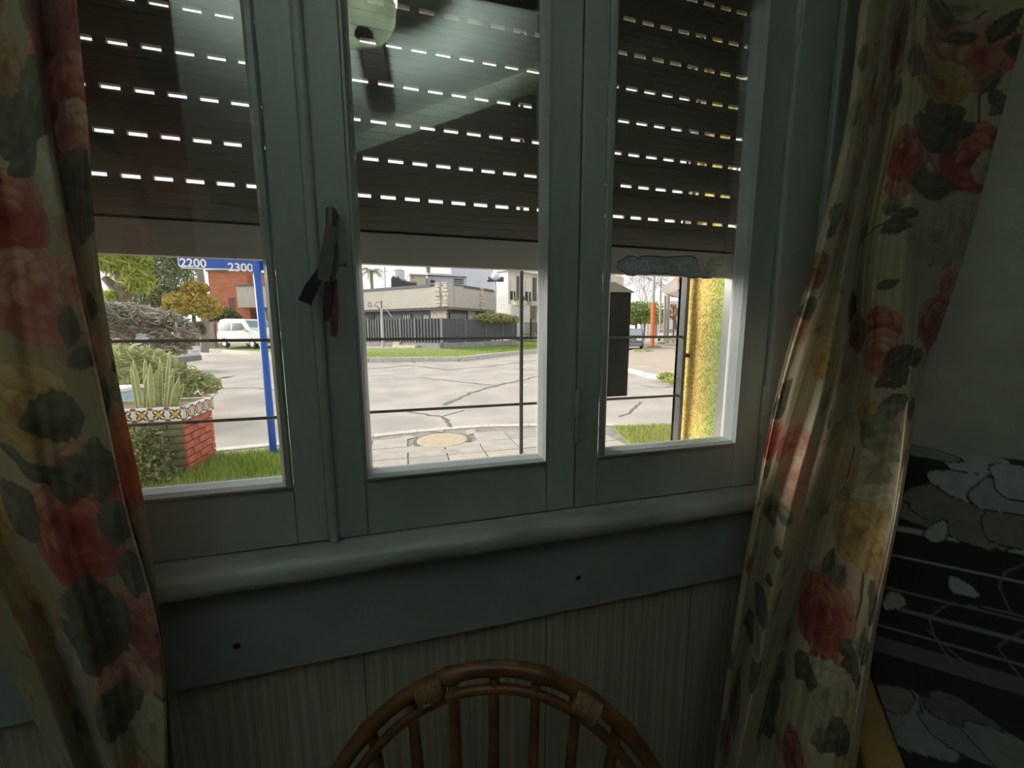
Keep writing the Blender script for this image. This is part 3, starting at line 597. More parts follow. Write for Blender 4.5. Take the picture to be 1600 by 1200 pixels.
MB().obox(bedpt(nmin(BX1)+.01, BX1+.002, .26), -A45*.80, B45*1.75, (0, 0, .19)).build('mattress', mat('mattress_cloth', (.4, .38, .36), .9), bt, bevel=.02)
MB().obox(bedpt(nmin(BX1)+.01, BX1+.002, .12), -A45*.82, B45*1.75, (0, 0, .13)).build('bed_base', wood_m, bt)
MB().obox(bedpt(.01, BX1+1.76*2**.5, .02), e_n, e_b, (0, 0, .50)).build('end_board', wood_m, bt, bevel=.008)
# spread: one cloth over back cushions and mattress
prof = np.array([(.015, .88), (.035, .955), (.075, .982), (.125, .968), (.175, .88), (.225, .76), (.275, .64), (.32, .555), (.38, .515), (.48, .500), (.70, .495), (.90, .490), (.945, .475), (.962, .43), (.965, .30)])
ar = np.concatenate([[0], np.cumsum(np.hypot(*np.diff(prof, axis=0).T))])
nn, nb = 330, 300
sa = np.linspace(0, ar[-1], nn); pn = catmull(ar, prof[:, 0], sa); pz = catmull(ar, prof[:, 1], sa)
bb = np.linspace(BX1+.012, BX1+1.15, nb)
Pb = np.zeros((nn, nb, 3))
for j, xm in enumerate(bb):
    u = (xm-BX1)/2**.5
    lump = .008*np.sin(u*9+.6)+.005*np.sin(u*23)
    fall = -.10*np.exp(-(u/.03)**2)
    wgt = smooth(.22, .06, pn)
    zz = pz+(lump+fall*.4)*wgt+0*sa
    pe = np.maximum(pn, nmin(xm)+.012+.02*(pn/.2)*(pn < .2))
    sm = (R0[0]+R0[1])-(pe+.004)*2**.5
    Pb[:, j, 0] = (sm+xm)/2; Pb[:, j, 1] = (sm-xm)/2; Pb[:, j, 2] = zz
UB = np.tile(((bb-BX1)/2**.5)[None], (nn, 1)).reshape(-1); VB = np.tile(sa[:, None], (1, nb)).reshape(-1)
bp = Print(UB, VB, (.018, .017, .018)); ppb = px_of(Pb.reshape(-1, 3))
def buv(x, y):
    i = np.argmin((ppb[:, 0]-x)**2+(ppb[:, 1]-y)**2); return (bp.U[i], bp.V[i]), ppb[i, 2]/F
GREY = (.40, .42, .43); BRN = (.22, .185, .17); LN = (.02, .02, .02)
for (yy, wd, colr) in ((843, 13, GREY), (890, 4, GREY), (946, 8, (.22, .22, .23)), (976, 10, (.22, .22, .23)), (998, 4, (.2, .2, .21)), (1013, 6, (.25, .25, .26)), (1044, 30, (.13, .115, .12)), (1092, 3, (.15, .15, .15))):
    c1, k = buv(1500, yy-wd/2); c2, _ = buv(1500, yy+wd/2); bp.mix(((bp.V > c1[1]) & (bp.V < c2[1])).astype(float)*.92, colr)
def be(x, y, a, b, ang, colr): c, k = buv(x, y); bp.ell(c, a*k, b*k, R(ang), colr, LN, .12)
c1, _ = buv(1500, 800); 
for a in ((1445, 800, 46, 22, 10, BRN), (1520, 805, 75, 40, 5, BRN), (1590, 815, 40, 40, 0, BRN), (1455, 745, 62, 42, 15, GREY), (1520, 722, 44, 34, 20, GREY), (1515, 758, 44, 22, 0, GREY), (1570, 742, 42, 24, 30, GREY), (1568, 775, 36, 26, 0, (.34, .35, .36)), (1602, 750, 40, 30, 0, GREY), (1440, 705, 40, 14, 0, (.24, .25, .25)), (1465, 830, 10, 18, 30, GREY)): be(*a)
for a in ((1502, 917, 17, 11, 25, GREY), (1398, 940, 10, 16, 40, GREY), (1430, 1130, 60, 44, -70, (.27, .285, .295)), (1395, 1090, 30, 20, -40, BRN), (1530, 1150, 70, 50, 10, (.22, .235, .24)), (1500, 1115, 40, 26, 0, (.13, .125, .12)), (1580, 1180, 44, 44, 0, (.24, .25, .25))): be(*a)
for pts in ([(1490, 1040), (1460, 990), (1450, 965), (1480, 945), (1540, 950), (1600, 965)], [(1600, 880), (1570, 895), (1560, 915), (1580, 960), (1600, 965)], [(1600, 1060), (1570, 1030), (1560, 1010), (1600, 985)], [(1450, 985), (1500, 1030), (1540, 1055)]):
    bp.stem([buv(x, y)[0] for x, y in pts], .0022, (.17, .165, .17))
spread = grid_mesh('bedspread', Pb, bp.c, vcol_mat('bedspread_print', .85, .1))
top(spread, tuple(bedpt(.5, BX1+.6, .5))); tag(spread, 'black and grey floral striped bedspread over cushions on the daybed', 'bedspread')

# ================================================================== RATTAN CHAIR
cane = mat('rattan_cane', (.15, .062, .024), .35, .35, 30, .1, 90, stretch=(1, 1, 1))
wrapm = mat('cane_binding', (.27, .155, .07), .6, .3, 160)
ce = np.array([.54, -.15, 0]); ce /= np.linalg.norm(ce); cn = np.array([-ce[1], ce[0], 0])   # along the back / behind the chair
c0 = np.array([.124, -.246, 0]); ARC_R = .298; zc = .745-ARC_R
ch = thing('rattan_chair', (c0[0]-cn[0]*.25, c0[1]-cn[1]*.25, 0), 'round-backed brown rattan chair in front of the window wall', 'chair')
def hoop(r, drop=0.): 
    return [c0+ce*(r*math.cos(th))+np.array([0, 0, zc+r*math.sin(th)])-cn*(.10*(1-math.sin(th))) for th in np.linspace(-.25, math.pi+.25, 64)]
hp = MB(); pts = hoop(ARC_R); hp.tube(pts, [.0125+.0022*max(0, math.cos((i % 9)/9*2*math.pi))**12 for i in range(64)], 12); hp.build('back_hoop', cane, ch, smooth=True)
hp = MB(); hp.tube([p-cn*.012 for p in hoop(ARC_R-.026)], .008, 10); hp.build('inner_hoop', cane, ch, smooth=True)
SZ = .40
for i, th in enumerate(np.radians([150, 134, 119, 104.5, 91, 77, 63, 48, 33])):
    r = ARC_R-.012; tp = c0+ce*(r*math.cos(th))+np.array([0, 0, zc+r*math.sin(th)])-cn*(.10*(1-math.sin(th))+.006)
    bt_ = c0+ce*(.70*r*math.cos(th))+np.array([0, 0, SZ+.01])-cn*(.11-.03*abs(math.cos(th)))
    MB().tube([tp, tp*.65+bt_*.35, tp*.3+bt_*.7, bt_], [.0085, .009, .0078, .008], 8).build('spindle', cane, ch, smooth=True)
for th in (112, 60):
    q = []
    for d in np.linspace(-4.2, 4.2, 25):
        a = R(th+d); rr = ARC_R-.010; q.append(c0+ce*(rr*math.cos(a))+np.array([0, 0, zc+rr*math.sin(a)])-cn*(.10*(1-math.sin(a))+.004))
    g = MB(); g.tube(q, [.019+.0016*(i % 2) for i in range(25)], 12); g.build('cane_binding', wrapm, ch, smooth=True)
a = R(111); q = c0+ce*((ARC_R-.03)*math.cos(a))+np.array([0, 0, zc+(ARC_R-.03)*math.sin(a)])-cn*.02
MB().tube([q, q+np.array([-.012, -.004, .009]), q+np.array([-.022, -.008, .012])], .0028, 6).build('cane_end', mat('pale_cane', (.55, .42, .3), .6), ch, smooth=True)
sc = c0-cn*.27
ringp = [sc+np.array([.235*math.cos(t_), .235*math.sin(t_), SZ]) for t_ in np.linspace(0, 2*math.pi, 41)]
MB().tube(ringp, .014, 10, cap=False).build('seat_ring', cane, ch, smooth=True)
MB().lathe([(.22, SZ-.006), (.222, SZ+.002), (.18, SZ+.008), (.001, SZ+.010)], (sc[0], sc[1], 0), 32).build('seat', mat('woven_seat', (.40, .26, .13), .7, .25, 120, .5, 200), ch, smooth=True)
for k in range(4):
    a = R(45+90*k); d = np.array([math.cos(a), math.sin(a), 0])
    MB().tube([sc+d*.20+np.array([0, 0, SZ-.004]), sc+d*.22+np.array([0, 0, .2]), sc+d*.25+np.array([0, 0, .0])], .013, 10).build('leg', cane, ch, smooth=True)
MB().tube([sc+np.array([.215*math.cos(t_), .215*math.sin(t_), .18]) for t_ in np.linspace(0, 2*math.pi, 33)], .009, 8, cap=False).build('stretcher_ring', cane, ch, smooth=True)

# ================================================================== CEILING FAN WITH LIGHT (seen only as a reflection in the glass)
fx, fy_ = -.115, -.86
fan = thing('ceiling_fan', (fx, fy_, CEIL-.30), 'four-bladed ceiling fan with glowing bowl lamp reflected in the middle pane', 'ceiling fan')
fan_m = mat('fan_enamel', (.30, .27, .24), .4); blade_m = mat('dark_blade', (.035, .028, .026), .45, .2, 12)
MB().lathe([(.001, CEIL-.001), (.05, CEIL-.002), (.045, CEIL-.03), (.015, CEIL-.04), (.015, CEIL-.06)], (fx, fy_, 0), 24).build('canopy', fan_m, fan, smooth=True)
MB().lathe([(.015, CEIL-.055), (.06, CEIL-.06), (.085, CEIL-.08), (.085, CEIL-.13), (.07, CEIL-.15), (.07, CEIL-.19), (.125, CEIL-.198), (.132, CEIL-.207), (.03, CEIL-.212), (.028, CEIL-.235), (.001, CEIL-.236)], (fx, fy_, 0), 28).build('motor', fan_m, fan, smooth=True)
for k, az in enumerate((-88, 2, 92, 182)):
    d = np.array([math.cos(R(az)), math.sin(R(az)), 0]); p_ = np.array([-d[1], d[0], 0]); c_ = np.array([fx, fy_, CEIL-.10])
    poly_ = [(.16, -.036), (.20, -.048), (.66, -.052), (.71, -.044), (.745, 0.02), (.72, .052), (.20, .048), (.16, .036)]
    v = [c_+d*a_+p_*b_+np.array([0, 0, b_*.12]) for a_, b_ in poly_]; n_ = len(v)
    g = MB(); g.add(v+[q-np.array([0, 0, .006]) for q in v], [tuple(range(n_)), tuple(range(2*n_-1, n_-1, -1))]+[(i, n_+i, n_+(i+1) % n_, (i+1) % n_) for i in range(n_)])
    bl = g.build('blade', blade_m, fan)
    MB().obox(c_+d*.07-p_*.012-np.array([0, 0, .004]), d*.11, p_*.024, (0, 0, .006)).build('blade_iron', fan_m, bl)
bowl = mat('dusty_bowl_glass', (.62, .66, .58), .35, .25, 14, stretch=(1, 1, .3), trans=.22)
bz = CEIL-.242
pb = [(.120, bz), (.124, bz-.012), (.120, bz-.035), (.104, bz-.062), (.078, bz-.083), (.045, bz-.096), (.02, bz-.100)]
def tilted(mb, ang=R(9.5)):       # the bowl hangs crooked: its window side sits higher
    Q = Matrix.Translation((fx, fy_, bz)) @ Matrix.Rotation(ang, 4, Vector((.80, -.60, 0))) @ Matrix.Translation((-fx, -fy_, -bz))
    mb.v = [tuple(Q @ Vector(q)) for q in mb.v]; return mb
bw = tilted(MB().lathe(pb+[(r-.004, z+.004) for r, z in reversed(pb)], (fx, fy_, 0), 40, cap=False)).build('bowl', bowl, fan, smooth=True)
tilted(MB().lathe([(.125, bz-.006), (.1275, bz-.012), (.125, bz-.018)], (fx, fy_, 0), 40, cap=False)).build('bowl_rim', mat('rim', (.3, .3, .27), .5), bw, smooth=True)
tilted(MB().lathe([(.001, bz-.118), (.012, bz-.114), (.016, bz-.106), (.03, bz-.100), (.034, bz-.094), (.002, bz-.090)], (fx, fy_, 0), 20)).build('finial', mat('finial_bronze', (.09, .05, .035), .4, metal=.4), fan, smooth=True)
MB().ball((fx+.015, fy_+.03, bz-.034), .026, 10).build('bulb', mat('led_bulb', (.9, .9, .9), .5, emit=(.90, 1.0, .95), estr=LAMP), fan, smooth=True)

# ================================================================== OUTSIDE: GROUND
def foliage(name, blobs, n, size, M, parent=None, aspect=2.2, droop=0., seed=1, flat=.0, shell=.35):
    """leaf quads scattered in ellipsoids: blobs = (x,y,z,rx,ry,rz)"""
    r = np.random.default_rng(seed); B = np.array(blobs, float); vol = np.prod(B[:, 3:6], 1)**.67; pick = r.choice(len(B), n, p=vol/vol.sum())
    d = r.normal(size=(n, 3)); d /= np.linalg.norm(d, axis=1)[:, None]; rad = (shell+(1-shell)*r.random(n))**.5
    c = B[pick, :3]+d*rad[:, None]*B[pick, 3:6]
    t = r.normal(size=(n, 3)); t[:, 2] = t[:, 2]*(1-flat)-droop; t /= np.linalg.norm(t, axis=1)[:, None]
    s_ = np.cross(t, r.normal(size=(n, 3))); s_ /= np.linalg.norm(s_, axis=1)[:, None]
    L = size*(.6+.8*r.random(n))[:, None]; Wd = L/aspect
    v = np.stack([c-t*L/2, c+s_*Wd/2, c+t*L/2, c-s_*Wd/2], 1).reshape(-1, 3)
    me = bpy.data.meshes.new(name)
    if parent is not None: o_ = wloc(parent); v = v-np.array([o_.x, o_.y, o_.z])
    N = 4*n; me.vertices.add(N); me.vertices.foreach_set('co', v.reshape(-1).astype(np.float32)); me.loops.add(N); me.loops.foreach_set('vertex_index', np.arange(N, dtype=np.int32))
    me.polygons.add(n); me.polygons.foreach_set('loop_start', np.arange(0, N, 4, dtype=np.int32)); me.update(calc_edges=True)
    me.materials.append(M); ob = bpy.data.objects.new(name, me); COL.objects.link(ob)
    if parent is not None: ob.parent = parent
    return ob
def leafmat(name, cols): return mat(name, cols[0], .6, island=cols, trans=.3)
RZ = -.08
road_m = mat('sandy_concrete_road', (.46, .42, .365), .9, .0, 1.1, .25, 30, col2=(.35, .32, .29), detail=12)
pave_m = mat('sidewalk_slab', (.44, .41, .36), .9, .0, 6, .3, 60, col2=(.36, .33, .30), detail=8)
base_m = mat('joint_mortar', (.26, .24, .215), .95, .2, 10)
kerb_m = mat('kerb_concrete', (.56, .53, .48), .9, .15, 8)
lawn_m = mat('lawn_soil', (.17, .24, .06), .95, .0, 3, .4, 30, col2=(.24, .29, .07), detail=6)
dirt_m = mat('dusty_verge', (.47, .40, .32), .95, .0, 1.5, .3, 20, col2=(.40, .33, .26), detail=7)
road = ST(MB().box((-90, .34, RZ-.3), (110, 140, RZ)).build('road', road_m), 'pale concrete street crossing in front of the window', 'road')
def crack(pts, wd, seed=0):
    r = random.Random(seed); P = [np.array(atZ(x, y, RZ)) for x, y in pts]; q = []
    for a, b in zip(P[:-1], P[1:]):
        for k in range(6): q.append(a+(b-a)*k/6+np.array([r.uniform(-1, 1), r.uniform(-1, 1), 0])*wd*.7)
    q.append(P[-1]); g = MB(); v = []
    for i, p in enumerate(q):
        t = q[min(i+1, len(q)-1)]-q[max(i-1, 0)]; t /= np.linalg.norm(t); s_ = np.array([-t[1], t[0], 0]); w_ = wd*(.6+.8*r.random())
        v += [p+s_*w_/2+np.array([0, 0, .004]), p-s_*w_/2+np.array([0, 0, .004])]
    g.add(v, [(2*i, 2*i+1, 2*i+3, 2*i+2) for i in range(len(q)-1)]); return g.build('crack', mat('tar_seam', (.16, .15, .14), .9, .2, 20), road)
for i, (pts, wd) in enumerate((([(690, 634), (735, 614), (775, 603), (800, 597), (842, 588)], .09), ([(640, 644), (690, 651), (700, 658), (706, 667)], .05), ([(690, 651), (725, 641)], .03), ([(578, 577), (640, 571), (700, 578), (760, 573), (838, 563)], .10), ([(660, 590), (720, 597), (775, 603)], .06), ([(800, 576), (842, 580)], .06), ([(345, 607), (400, 606), (430, 610)], .05), ([(642, 560), (650, 567)], .12), ([(970, 652), (990, 640), (1003, 628)], .045), ([(1000, 602), (1030, 606), (1060, 604)], .05), ([(335, 592), (365, 588)], .2))): crack(pts, wd, i)
# near kerb and sidewalk
kp = [(-7.0, 0.4), (-4.6, 2.4), (-3.2, 3.55), (-2.2, 4.0), (-1.35, 4.1), (-.44, 4.16), (.10, 4.24), (.54, 4.27), (1.05, 4.27), (1.6, 4.15), (2.5, 3.92), (3.5, 3.55), (4.6, 2.75), (7.0, .4)]
sw = ST(MB().prism(kp, 'z', RZ-.05, -.012).build('sidewalk', base_m), 'pale tiled corner sidewalk below the window', 'sidewalk')
def strip(line, w_, z0, z1, name, M, parent):
    for (a, b) in zip(line[:-1], line[1:]):
        a = np.array([*a, 0.]); b = np.array([*b, 0.]); d = b-a; L = np.linalg.norm(d); d /= L; n_ = np.array([-d[1], d[0], 0])
        g = MB(); g.obox(a+d*.006-n_*w_/2+np.array([0, 0, z0]), d*(L-.012), n_*w_, (0, 0, z1-z0)); g.build(name, M, parent, bevel=.012)
strip(kp, .13, RZ-.06, .004, 'kerb_stone', kerb_m, sw)
# slabs on a square grid, individually laid
r_ = random.Random(11); tile0 = None; mats_s = [pave_m, mat('sidewalk_slab_b', (.38, .35, .31), .9, .0, 7, .3, 60, col2=(.31, .29, .26)), mat('sidewalk_slab_c', (.47, .42, .36), .9, .0, 7, .3, 60, col2=(.40, .36, .31))]
mh = np.array(atZ(691, 687, 0.0)); protos = []
for M in mats_s:
    protos.append((MB().box((-.192, -.192, -.03), (.192, .192, 0)).build('slab', M, sw, local=True, bevel=.006)))
def kerb_y(x): return float(np.interp(x, [p[0] for p in kp], [p[1] for p in kp]))
first_used = [False]*3
for i in range(-3, 8):
    for j in range(0, 11):
        x = -.03+.2+i*.4; y = .55+j*.4
        if y+.2 > min(kerb_y(x-.2), kerb_y(x+.2))-.06 or x > 2.3: continue
        if np.hypot(x-mh[0], y-mh[1]) < .38: continue
        k = r_.choice([0, 0, 1, 2]); z = r_.uniform(-.002, .002)
        ob = protos[k] if not first_used[k] else share(protos[k], 'slab', sw)
        first_used[k] = True; ob.location = (x, y, z); ob.rotation_euler = (0, 0, r_.uniform(-.012, .012))
mhc = thing('manhole_cover', tuple(mh), 'round sand-coloured manhole cover in the sidewalk', 'manhole cover')
MB().lathe([(.30, -.012), (.30, .0), (.285, .003), (.001, .004)], tuple(mh), 32).build('lid', mat('sandy_lid', (.50, .42, .29), .95, .0, 14, .4, 50, col2=(.40, .34, .25)), mhc)
MB().lathe([(.335, -.012), (.335, -.003), (.305, -.003), (.305, -.012)], tuple(mh), 32, cap=False).build('ring', mat('ring_dark', (.14, .13, .12), .8), mhc)
for k in range(6):
    a = k*1.05+.4; MB().obox(mh+np.array([math.cos(a)*.36, math.sin(a)*.36, -.014]), np.array([math.cos(a+1.2), math.sin(a+1.2), 0])*.22, np.array([math.cos(a), math.sin(a), 0])*.14, (0, 0, .013)).build('patch_slab', mats_s[k % 3], mhc)
# grass strips of our sidewalk
def grass(name, poly, n, h, M, label, z=0., seed=1):
    r = np.random.default_rng(seed); P = np.array(poly); lo, hi = P.min(0), P.max(0)
    pts = []
    def inside(q):
        x, y = q[:, 0], q[:, 1]; c = np.zeros(len(q), bool); j = len(P)-1
        for i in range(len(P)):
            cond = ((P[i, 1] > y) != (P[j, 1] > y)) & (x < (P[j, 0]-P[i, 0])*(y-P[i, 1])/(P[j, 1]-P[i, 1]+1e-12)+P[i, 0]); c ^= cond; j = i
        return c
    q = lo+(hi-lo)*r.random((n*3, 2)); q = q[inside(q)][:n]; n = len(q)
    zz = z(q[:, 0], q[:, 1]) if callable(z) else np.full(n, z)
    a = r.random(n)*6.283; H = h*(.5+r.random(n)); wdt = h*.10; ln = H*.5*r.random(n); b = r.random(n)*6.283
    base = np.stack([q[:, 0], q[:, 1], zz], 1); s_ = np.stack([np.cos(a), np.sin(a), 0*a], 1)*wdt; tip = base+np.stack([np.cos(b)*ln, np.sin(b)*ln, H], 1)
    v = np.stack([base-s_, base+s_, tip], 1).reshape(-1, 3); me = bpy.data.meshes.new(name); N = 3*n
    me.vertices.add(N); me.vertices.foreach_set('co', v.reshape(-1).astype(np.float32)); me.loops.add(N); me.loops.foreach_set('vertex_index', np.arange(N, dtype=np.int32))
    me.polygons.add(n); me.polygons.foreach_set('loop_start', np.arange(0, N, 3, dtype=np.int32)); me.update(calc_edges=True); me.materials.append(M)
    ob = bpy.data.objects.new(name, me); COL.objects.link(ob); return tag(ob, label, 'grass', kind='stuff')
grass_m = leafmat('grass_blades', [(.18, .29, .05), (.29, .41, .08), (.40, .48, .13)])
grass_d = leafmat('grass_blades_dry', [(.32, .40, .08), (.42, .46, .13), (.50, .46, .20)])
gpL = [(-2.6, 2.0), (-1.0, 2.0), (-1.02, 3.0), (-1.15, 3.75), (-2.6, 3.72)]
ST(MB().prism(gpL, 'z', -.02, .004).build('verge', lawn_m), 'grassy strip at the foot of the blue street sign', 'verge')
grass('grass', gpL, 16000, .06, grass_m, 'bright green grass around the foot of the blue pole', .004, 2)
gpR = [tuple(atZ(x, y, 0)[:2]) for x, y in ((958, 668), (1066, 664), (1075, 730), (1010, 730), (985, 694))]
ST(MB().prism(gpR, 'z', -.02, .003).build('verge', lawn_m), 'grassy strip seen below the black mailbox', 'verge')
grass('grass', gpR, 9000, .045, grass_d, 'sunny yellow-green grass patch seen through the right pane', .003, 3)

# far blocks
def Z3(pts, z): return [tuple(atZ(x, y, z)) for x, y in pts]
fk = Z3([(150, 545), (240, 545), (302, 545), (350, 546.5), (426, 552), (500, 556), (577, 559.5), (632, 558.5), (716, 558), (745, 555), (762, 553), (800, 549.5), (839, 546), (900, 541)], .10)
fw_ = Z3([(150, 534), (240, 535), (302, 537), (350, 538), (426, 540.5), (500, 542), (577, 544), (690, 544.2), (696, 543.8), (725, 541), (745, 538.8), (775, 536), (808, 533), (840, 530.3)], .30)
fl = MB(); n_ = len(fk)
fl.add([(p[0], p[1], p[2]) for p in fk]+[(p[0], p[1], p[2]) for p in fw_], [(i, i+1, n_+i+1, n_+i) for i in range(n_-1)])
verge = ST(fl.build('lawn', lawn_m), 'green lawn strip on the far side of the crossing', 'lawn')
strip([p[:2] for p in fk], .22, RZ-.05, .11, 'kerb_stone', kerb_m, verge)
lo = [p[:2] for p in fk[5:]]+[p[:2] for p in reversed(fw_[5:])]
grass('grass', lo, 14000, .10, leafmat('far_grass', [(.22, .34, .05), (.34, .46, .07), (.44, .52, .12)]), 'bright grass of the far lawn before the dark fence', lambda x, y: np.full(len(x), .16), 4)
blk = MB(); 
blk.add([(p[0], p[1], .30) for p in fw_]+[(60, 120, .30), (-70, 120, .30)], [tuple(range(len(fw_)+2))]); ST(blk.build('yard', dirt_m), 'paved ground of the block behind the dark fence', 'ground')
# sandy path gap in the lawn
rb = Z3([(900, 562), (930, 556), (985, 548), (1015, 541), (1042, 533.5), (1062, 527.5)], .03)
rb2 = Z3([(900, 568), (930, 570), (985, 576), (1010, 583), (1057, 590.5), (1140, 602)], .03)
rv = ST(MB().add(rb+list(reversed(rb2))+[], [tuple(range(12))]).build('verge', dirt_m), 'dusty pale sidewalk across the side street on the right', 'verge')
strip([p[:2] for p in rb2], .16, RZ-.05, .04, 'kerb_stone', kerb_m, rv); strip([p[:2] for p in rb], .16, RZ-.05, .04, 'kerb_stone', kerb_m, rv)
for k, (x, y, rr) in enumerate(((1005, 549, .55), (1022, 543, .5), (1034, 537, .35), (1058, 596, .3), (1040, 590, .22))):
    c = atZ(x, y, .03); o = foliage('weed', [(c[0], c[1], .06, rr, rr, .10)], 260, .12, grass_d, seed=40+k, aspect=3); top(o, tuple(c)); tag(o, ['low weed tuft at the dark car side of the far kerb', 'low weed tuft at the foot of the orange post', 'small weed on the far kerb right of the orange post', 'weed beside the iron end bar on the near far-kerb', 'small weed on the kerb across the street'][k], 'weed', 'roadside weeds')

# ================================================================== STREET SIGN
blue = mat('sign_blue', (.012, .085, .42), .4, .06, 6); white = mat('sign_white', (.8, .8, .8), .5)
pole_p = atZ(428, 712, 0); ss = thing('street_sign', tuple(pole_p), 'blue street sign on blue pole numbered 2200 and 2300', 'street sign')
MB().lathe([(.034, -.02), (.034, 2.35), (.02, 2.37), (.001, 2.375)], (pole_p[0], pole_p[1], 0), 16).build('pole', blue, ss, smooth=True)
ey = pole_p[1]+.055; xl, xr = atY(279, 418, ey)[0], pole_p[0]+.40; zb_ = atY(340, 421, ey)[2]
for side, (xa, xb) in (('a', (xl, xr)),):
    c = .025
    pl = [(xa+c, zb_), (xb-c, zb_), (xb, zb_+c), (xb, zb_+.40-c), (xb-c, zb_+.40), (xa+c, zb_+.40), (xa, zb_+.40-c), (xa, zb_+c)]
    MB().prism(pl, 'y', ey, ey+.006).build('border', white, ss)
    i_ = .010; pl2 = [(x+(i_ if x < (xa+xb)/2 else -i_), z+(i_ if z < zb_+.2 else -i_)) for x, z in pl]
    pt = MB().prism(pl2, 'y', ey-.003, ey+.009).build('sign_plate', blue, ss)
for word, xp, yp in (('2200', 302, 411.5), ('2300', 376, 418.5)):
    o = text_mesh(word, .108, 'lettering', white, pt, extrude=.001, offset=.0022); c = atY(xp, yp, ey-.005); o.rotation_euler = (R(90), 0, 0); o.location = Vector(c)-wloc(pt)
MB().obox((pole_p[0]-.05, ey-.012, zb_+.06), (.10, 0, 0), (0, .02, 0), (0, 0, .03)).build('clamp', blue, ss)
MB().ball((pole_p[0]+.006, pole_p[1]-.034, zb_+.035), .006, 6).build('bolt', steel, ss)

# ================================================================== BRICK PLANTER
px0, px1, py0, py1 = -2.75, -1.958, 3.234, 3.765
pl = thing('brick_planter', ((px0+px1)/2, (py0+py1)/2, 0), 'brick planter with flower tile band on top', 'planter')
red_b = mat('red_brick', (.46, .13, .075), .85, .22, 14, .3, 60); grn_b = mat('green_painted_brick', (.17, .20, .12), .85, .2, 12, .3, 60)
mort = mat('planter_mortar', (.24, .17, .13), .95, .2, 30)
MB().box((px0+.02, py0+.02, -.02), (px1-.02, py1-.02, .50)).build('core', mort, pl)
bh = .058; bl_ = .235; bj = .010
br_r = MB().box((-.02, 0, 0), (0, bl_-bj, bh), 0).build('brick', red_b, pl, local=True, bevel=.004)
br_g = MB().box((0, 0, 0), (bl_-bj, .02, bh), 0).build('brick', grn_b, pl, local=True, bevel=.004)
usedr = usedg = False; W0 = wloc(pl)
for c in range(8):
    z = -.045+c*(bh+bj); off = (c % 2)*bl_/2
    y = py0-off
    while y < py1-.02:
        a = max(y, py0); b = min(y+bl_-bj, py1)
        if b-a > .03:
            ob = br_r if not usedr else share(br_r, 'brick', pl); usedr = True
            ob.location = (px1+random.uniform(-.002, .003)-W0.x, a-W0.y, z-W0.z); ob.scale = (1, (b-a)/(bl_-bj), 1)
        y += bl_
    x = px1-.005+off-bl_
    while x > px0-bl_:
        a = max(x, px0); b = min(x+bl_-bj, px1-.02)
        if b-a > .03:
            ob = br_g if not usedg else share(br_g, 'brick', pl); usedg = True
            ob.location = (a-W0.x, py0-random.uniform(-.002, .003)-W0.y, z-W0.z); ob.scale = ((b-a)/(bl_-bj), 1, 1)
        x -= bl_
MB().box((px0-.01, py0-.02, .50), (px1+.02, py1+.01, .515)).box((px0-.01, py0-.02, .515), (px1+.02, py0+.02, .625)).box((px1-.02, py0+.02, .515), (px1+.02, py1+.01, .625)).box((px0-.01, py1-.03, .515), (px1-.02, py1+.01, .625)).box((px0-.01, py0+.02, .515), (px0+.03, py1-.03, .625)).build('rim', mat('rim_cement', (.42, .44, .36), .9, .15, 12), pl)
MB().box((px0+.03, py0+.02, .515), (px1-.02, py1-.03, .60)).build('soil', mat('potting_soil', (.13, .09, .06), .95, .3, 30, .6, 60), pl)
def tile_mesh(s):
    g = MB(); g.box((-s/2, 0, -s/2), (s/2, .006, s/2), 0)
    def disc(cx, cz, rx, rz, ang, mi, y, n=14):
        v = []
        for k in range(n):
            t = 2*math.pi*k/n; x = rx*math.cos(t); z = rz*math.sin(t); v.append((cx+x*math.cos(ang)-z*math.sin(ang), y, cz+x*math.sin(ang)+z*math.cos(ang)))
        g.add(v, [tuple(range(n))], mi)
    for k in range(4):
        a = math.pi/4+k*math.pi/2; disc(s*.24*math.cos(a), s*.24*math.sin(a), s*.235, s*.20, a, 1, -.0006)
        disc(s*.27*math.cos(a), s*.27*math.sin(a), s*.15, s*.075, a, 2, -.0011)
        disc(s*.5*math.cos(a)*1.25, s*.5*math.sin(a)*1.25, s*.12, s*.12, 0, 4, -.0004)
    for k in range(8): a = k*math.pi/4; disc(s*.13*math.cos(a), s*.13*math.sin(a), s*.10, s*.035, a, 3, -.0017)
    disc(0, 0, s*.07, s*.07, 0, 5, -.0022)
    return g
TS = .118; tmats = [mat('tile_white', (.74, .72, .66), .25), mat('tile_black', (.035, .03, .03), .25), mat('tile_cream', (.66, .60, .48), .25), mat('tile_orange', (.72, .33, .05), .25), mat('tile_brown', (.20, .09, .05), .25), mat('tile_gold', (.8, .45, .06), .25)]
t0 = None
for k in range(7):
    g = tile_mesh(TS).build('tile', tmats, pl, local=True) if t0 is None else share(t0, 'tile', pl); t0 = t0 or g
    g.location = Vector((px1+.02-TS/2-k*(TS+.003), py0-.0265, .566))-W0
for k in range(4):
    g = share(t0, 'tile', pl); g.location = Vector((px1+.0265, py0-.02+TS/2+.004+k*(TS+.016), .566))-W0; g.rotation_euler = (0, 0, R(90))

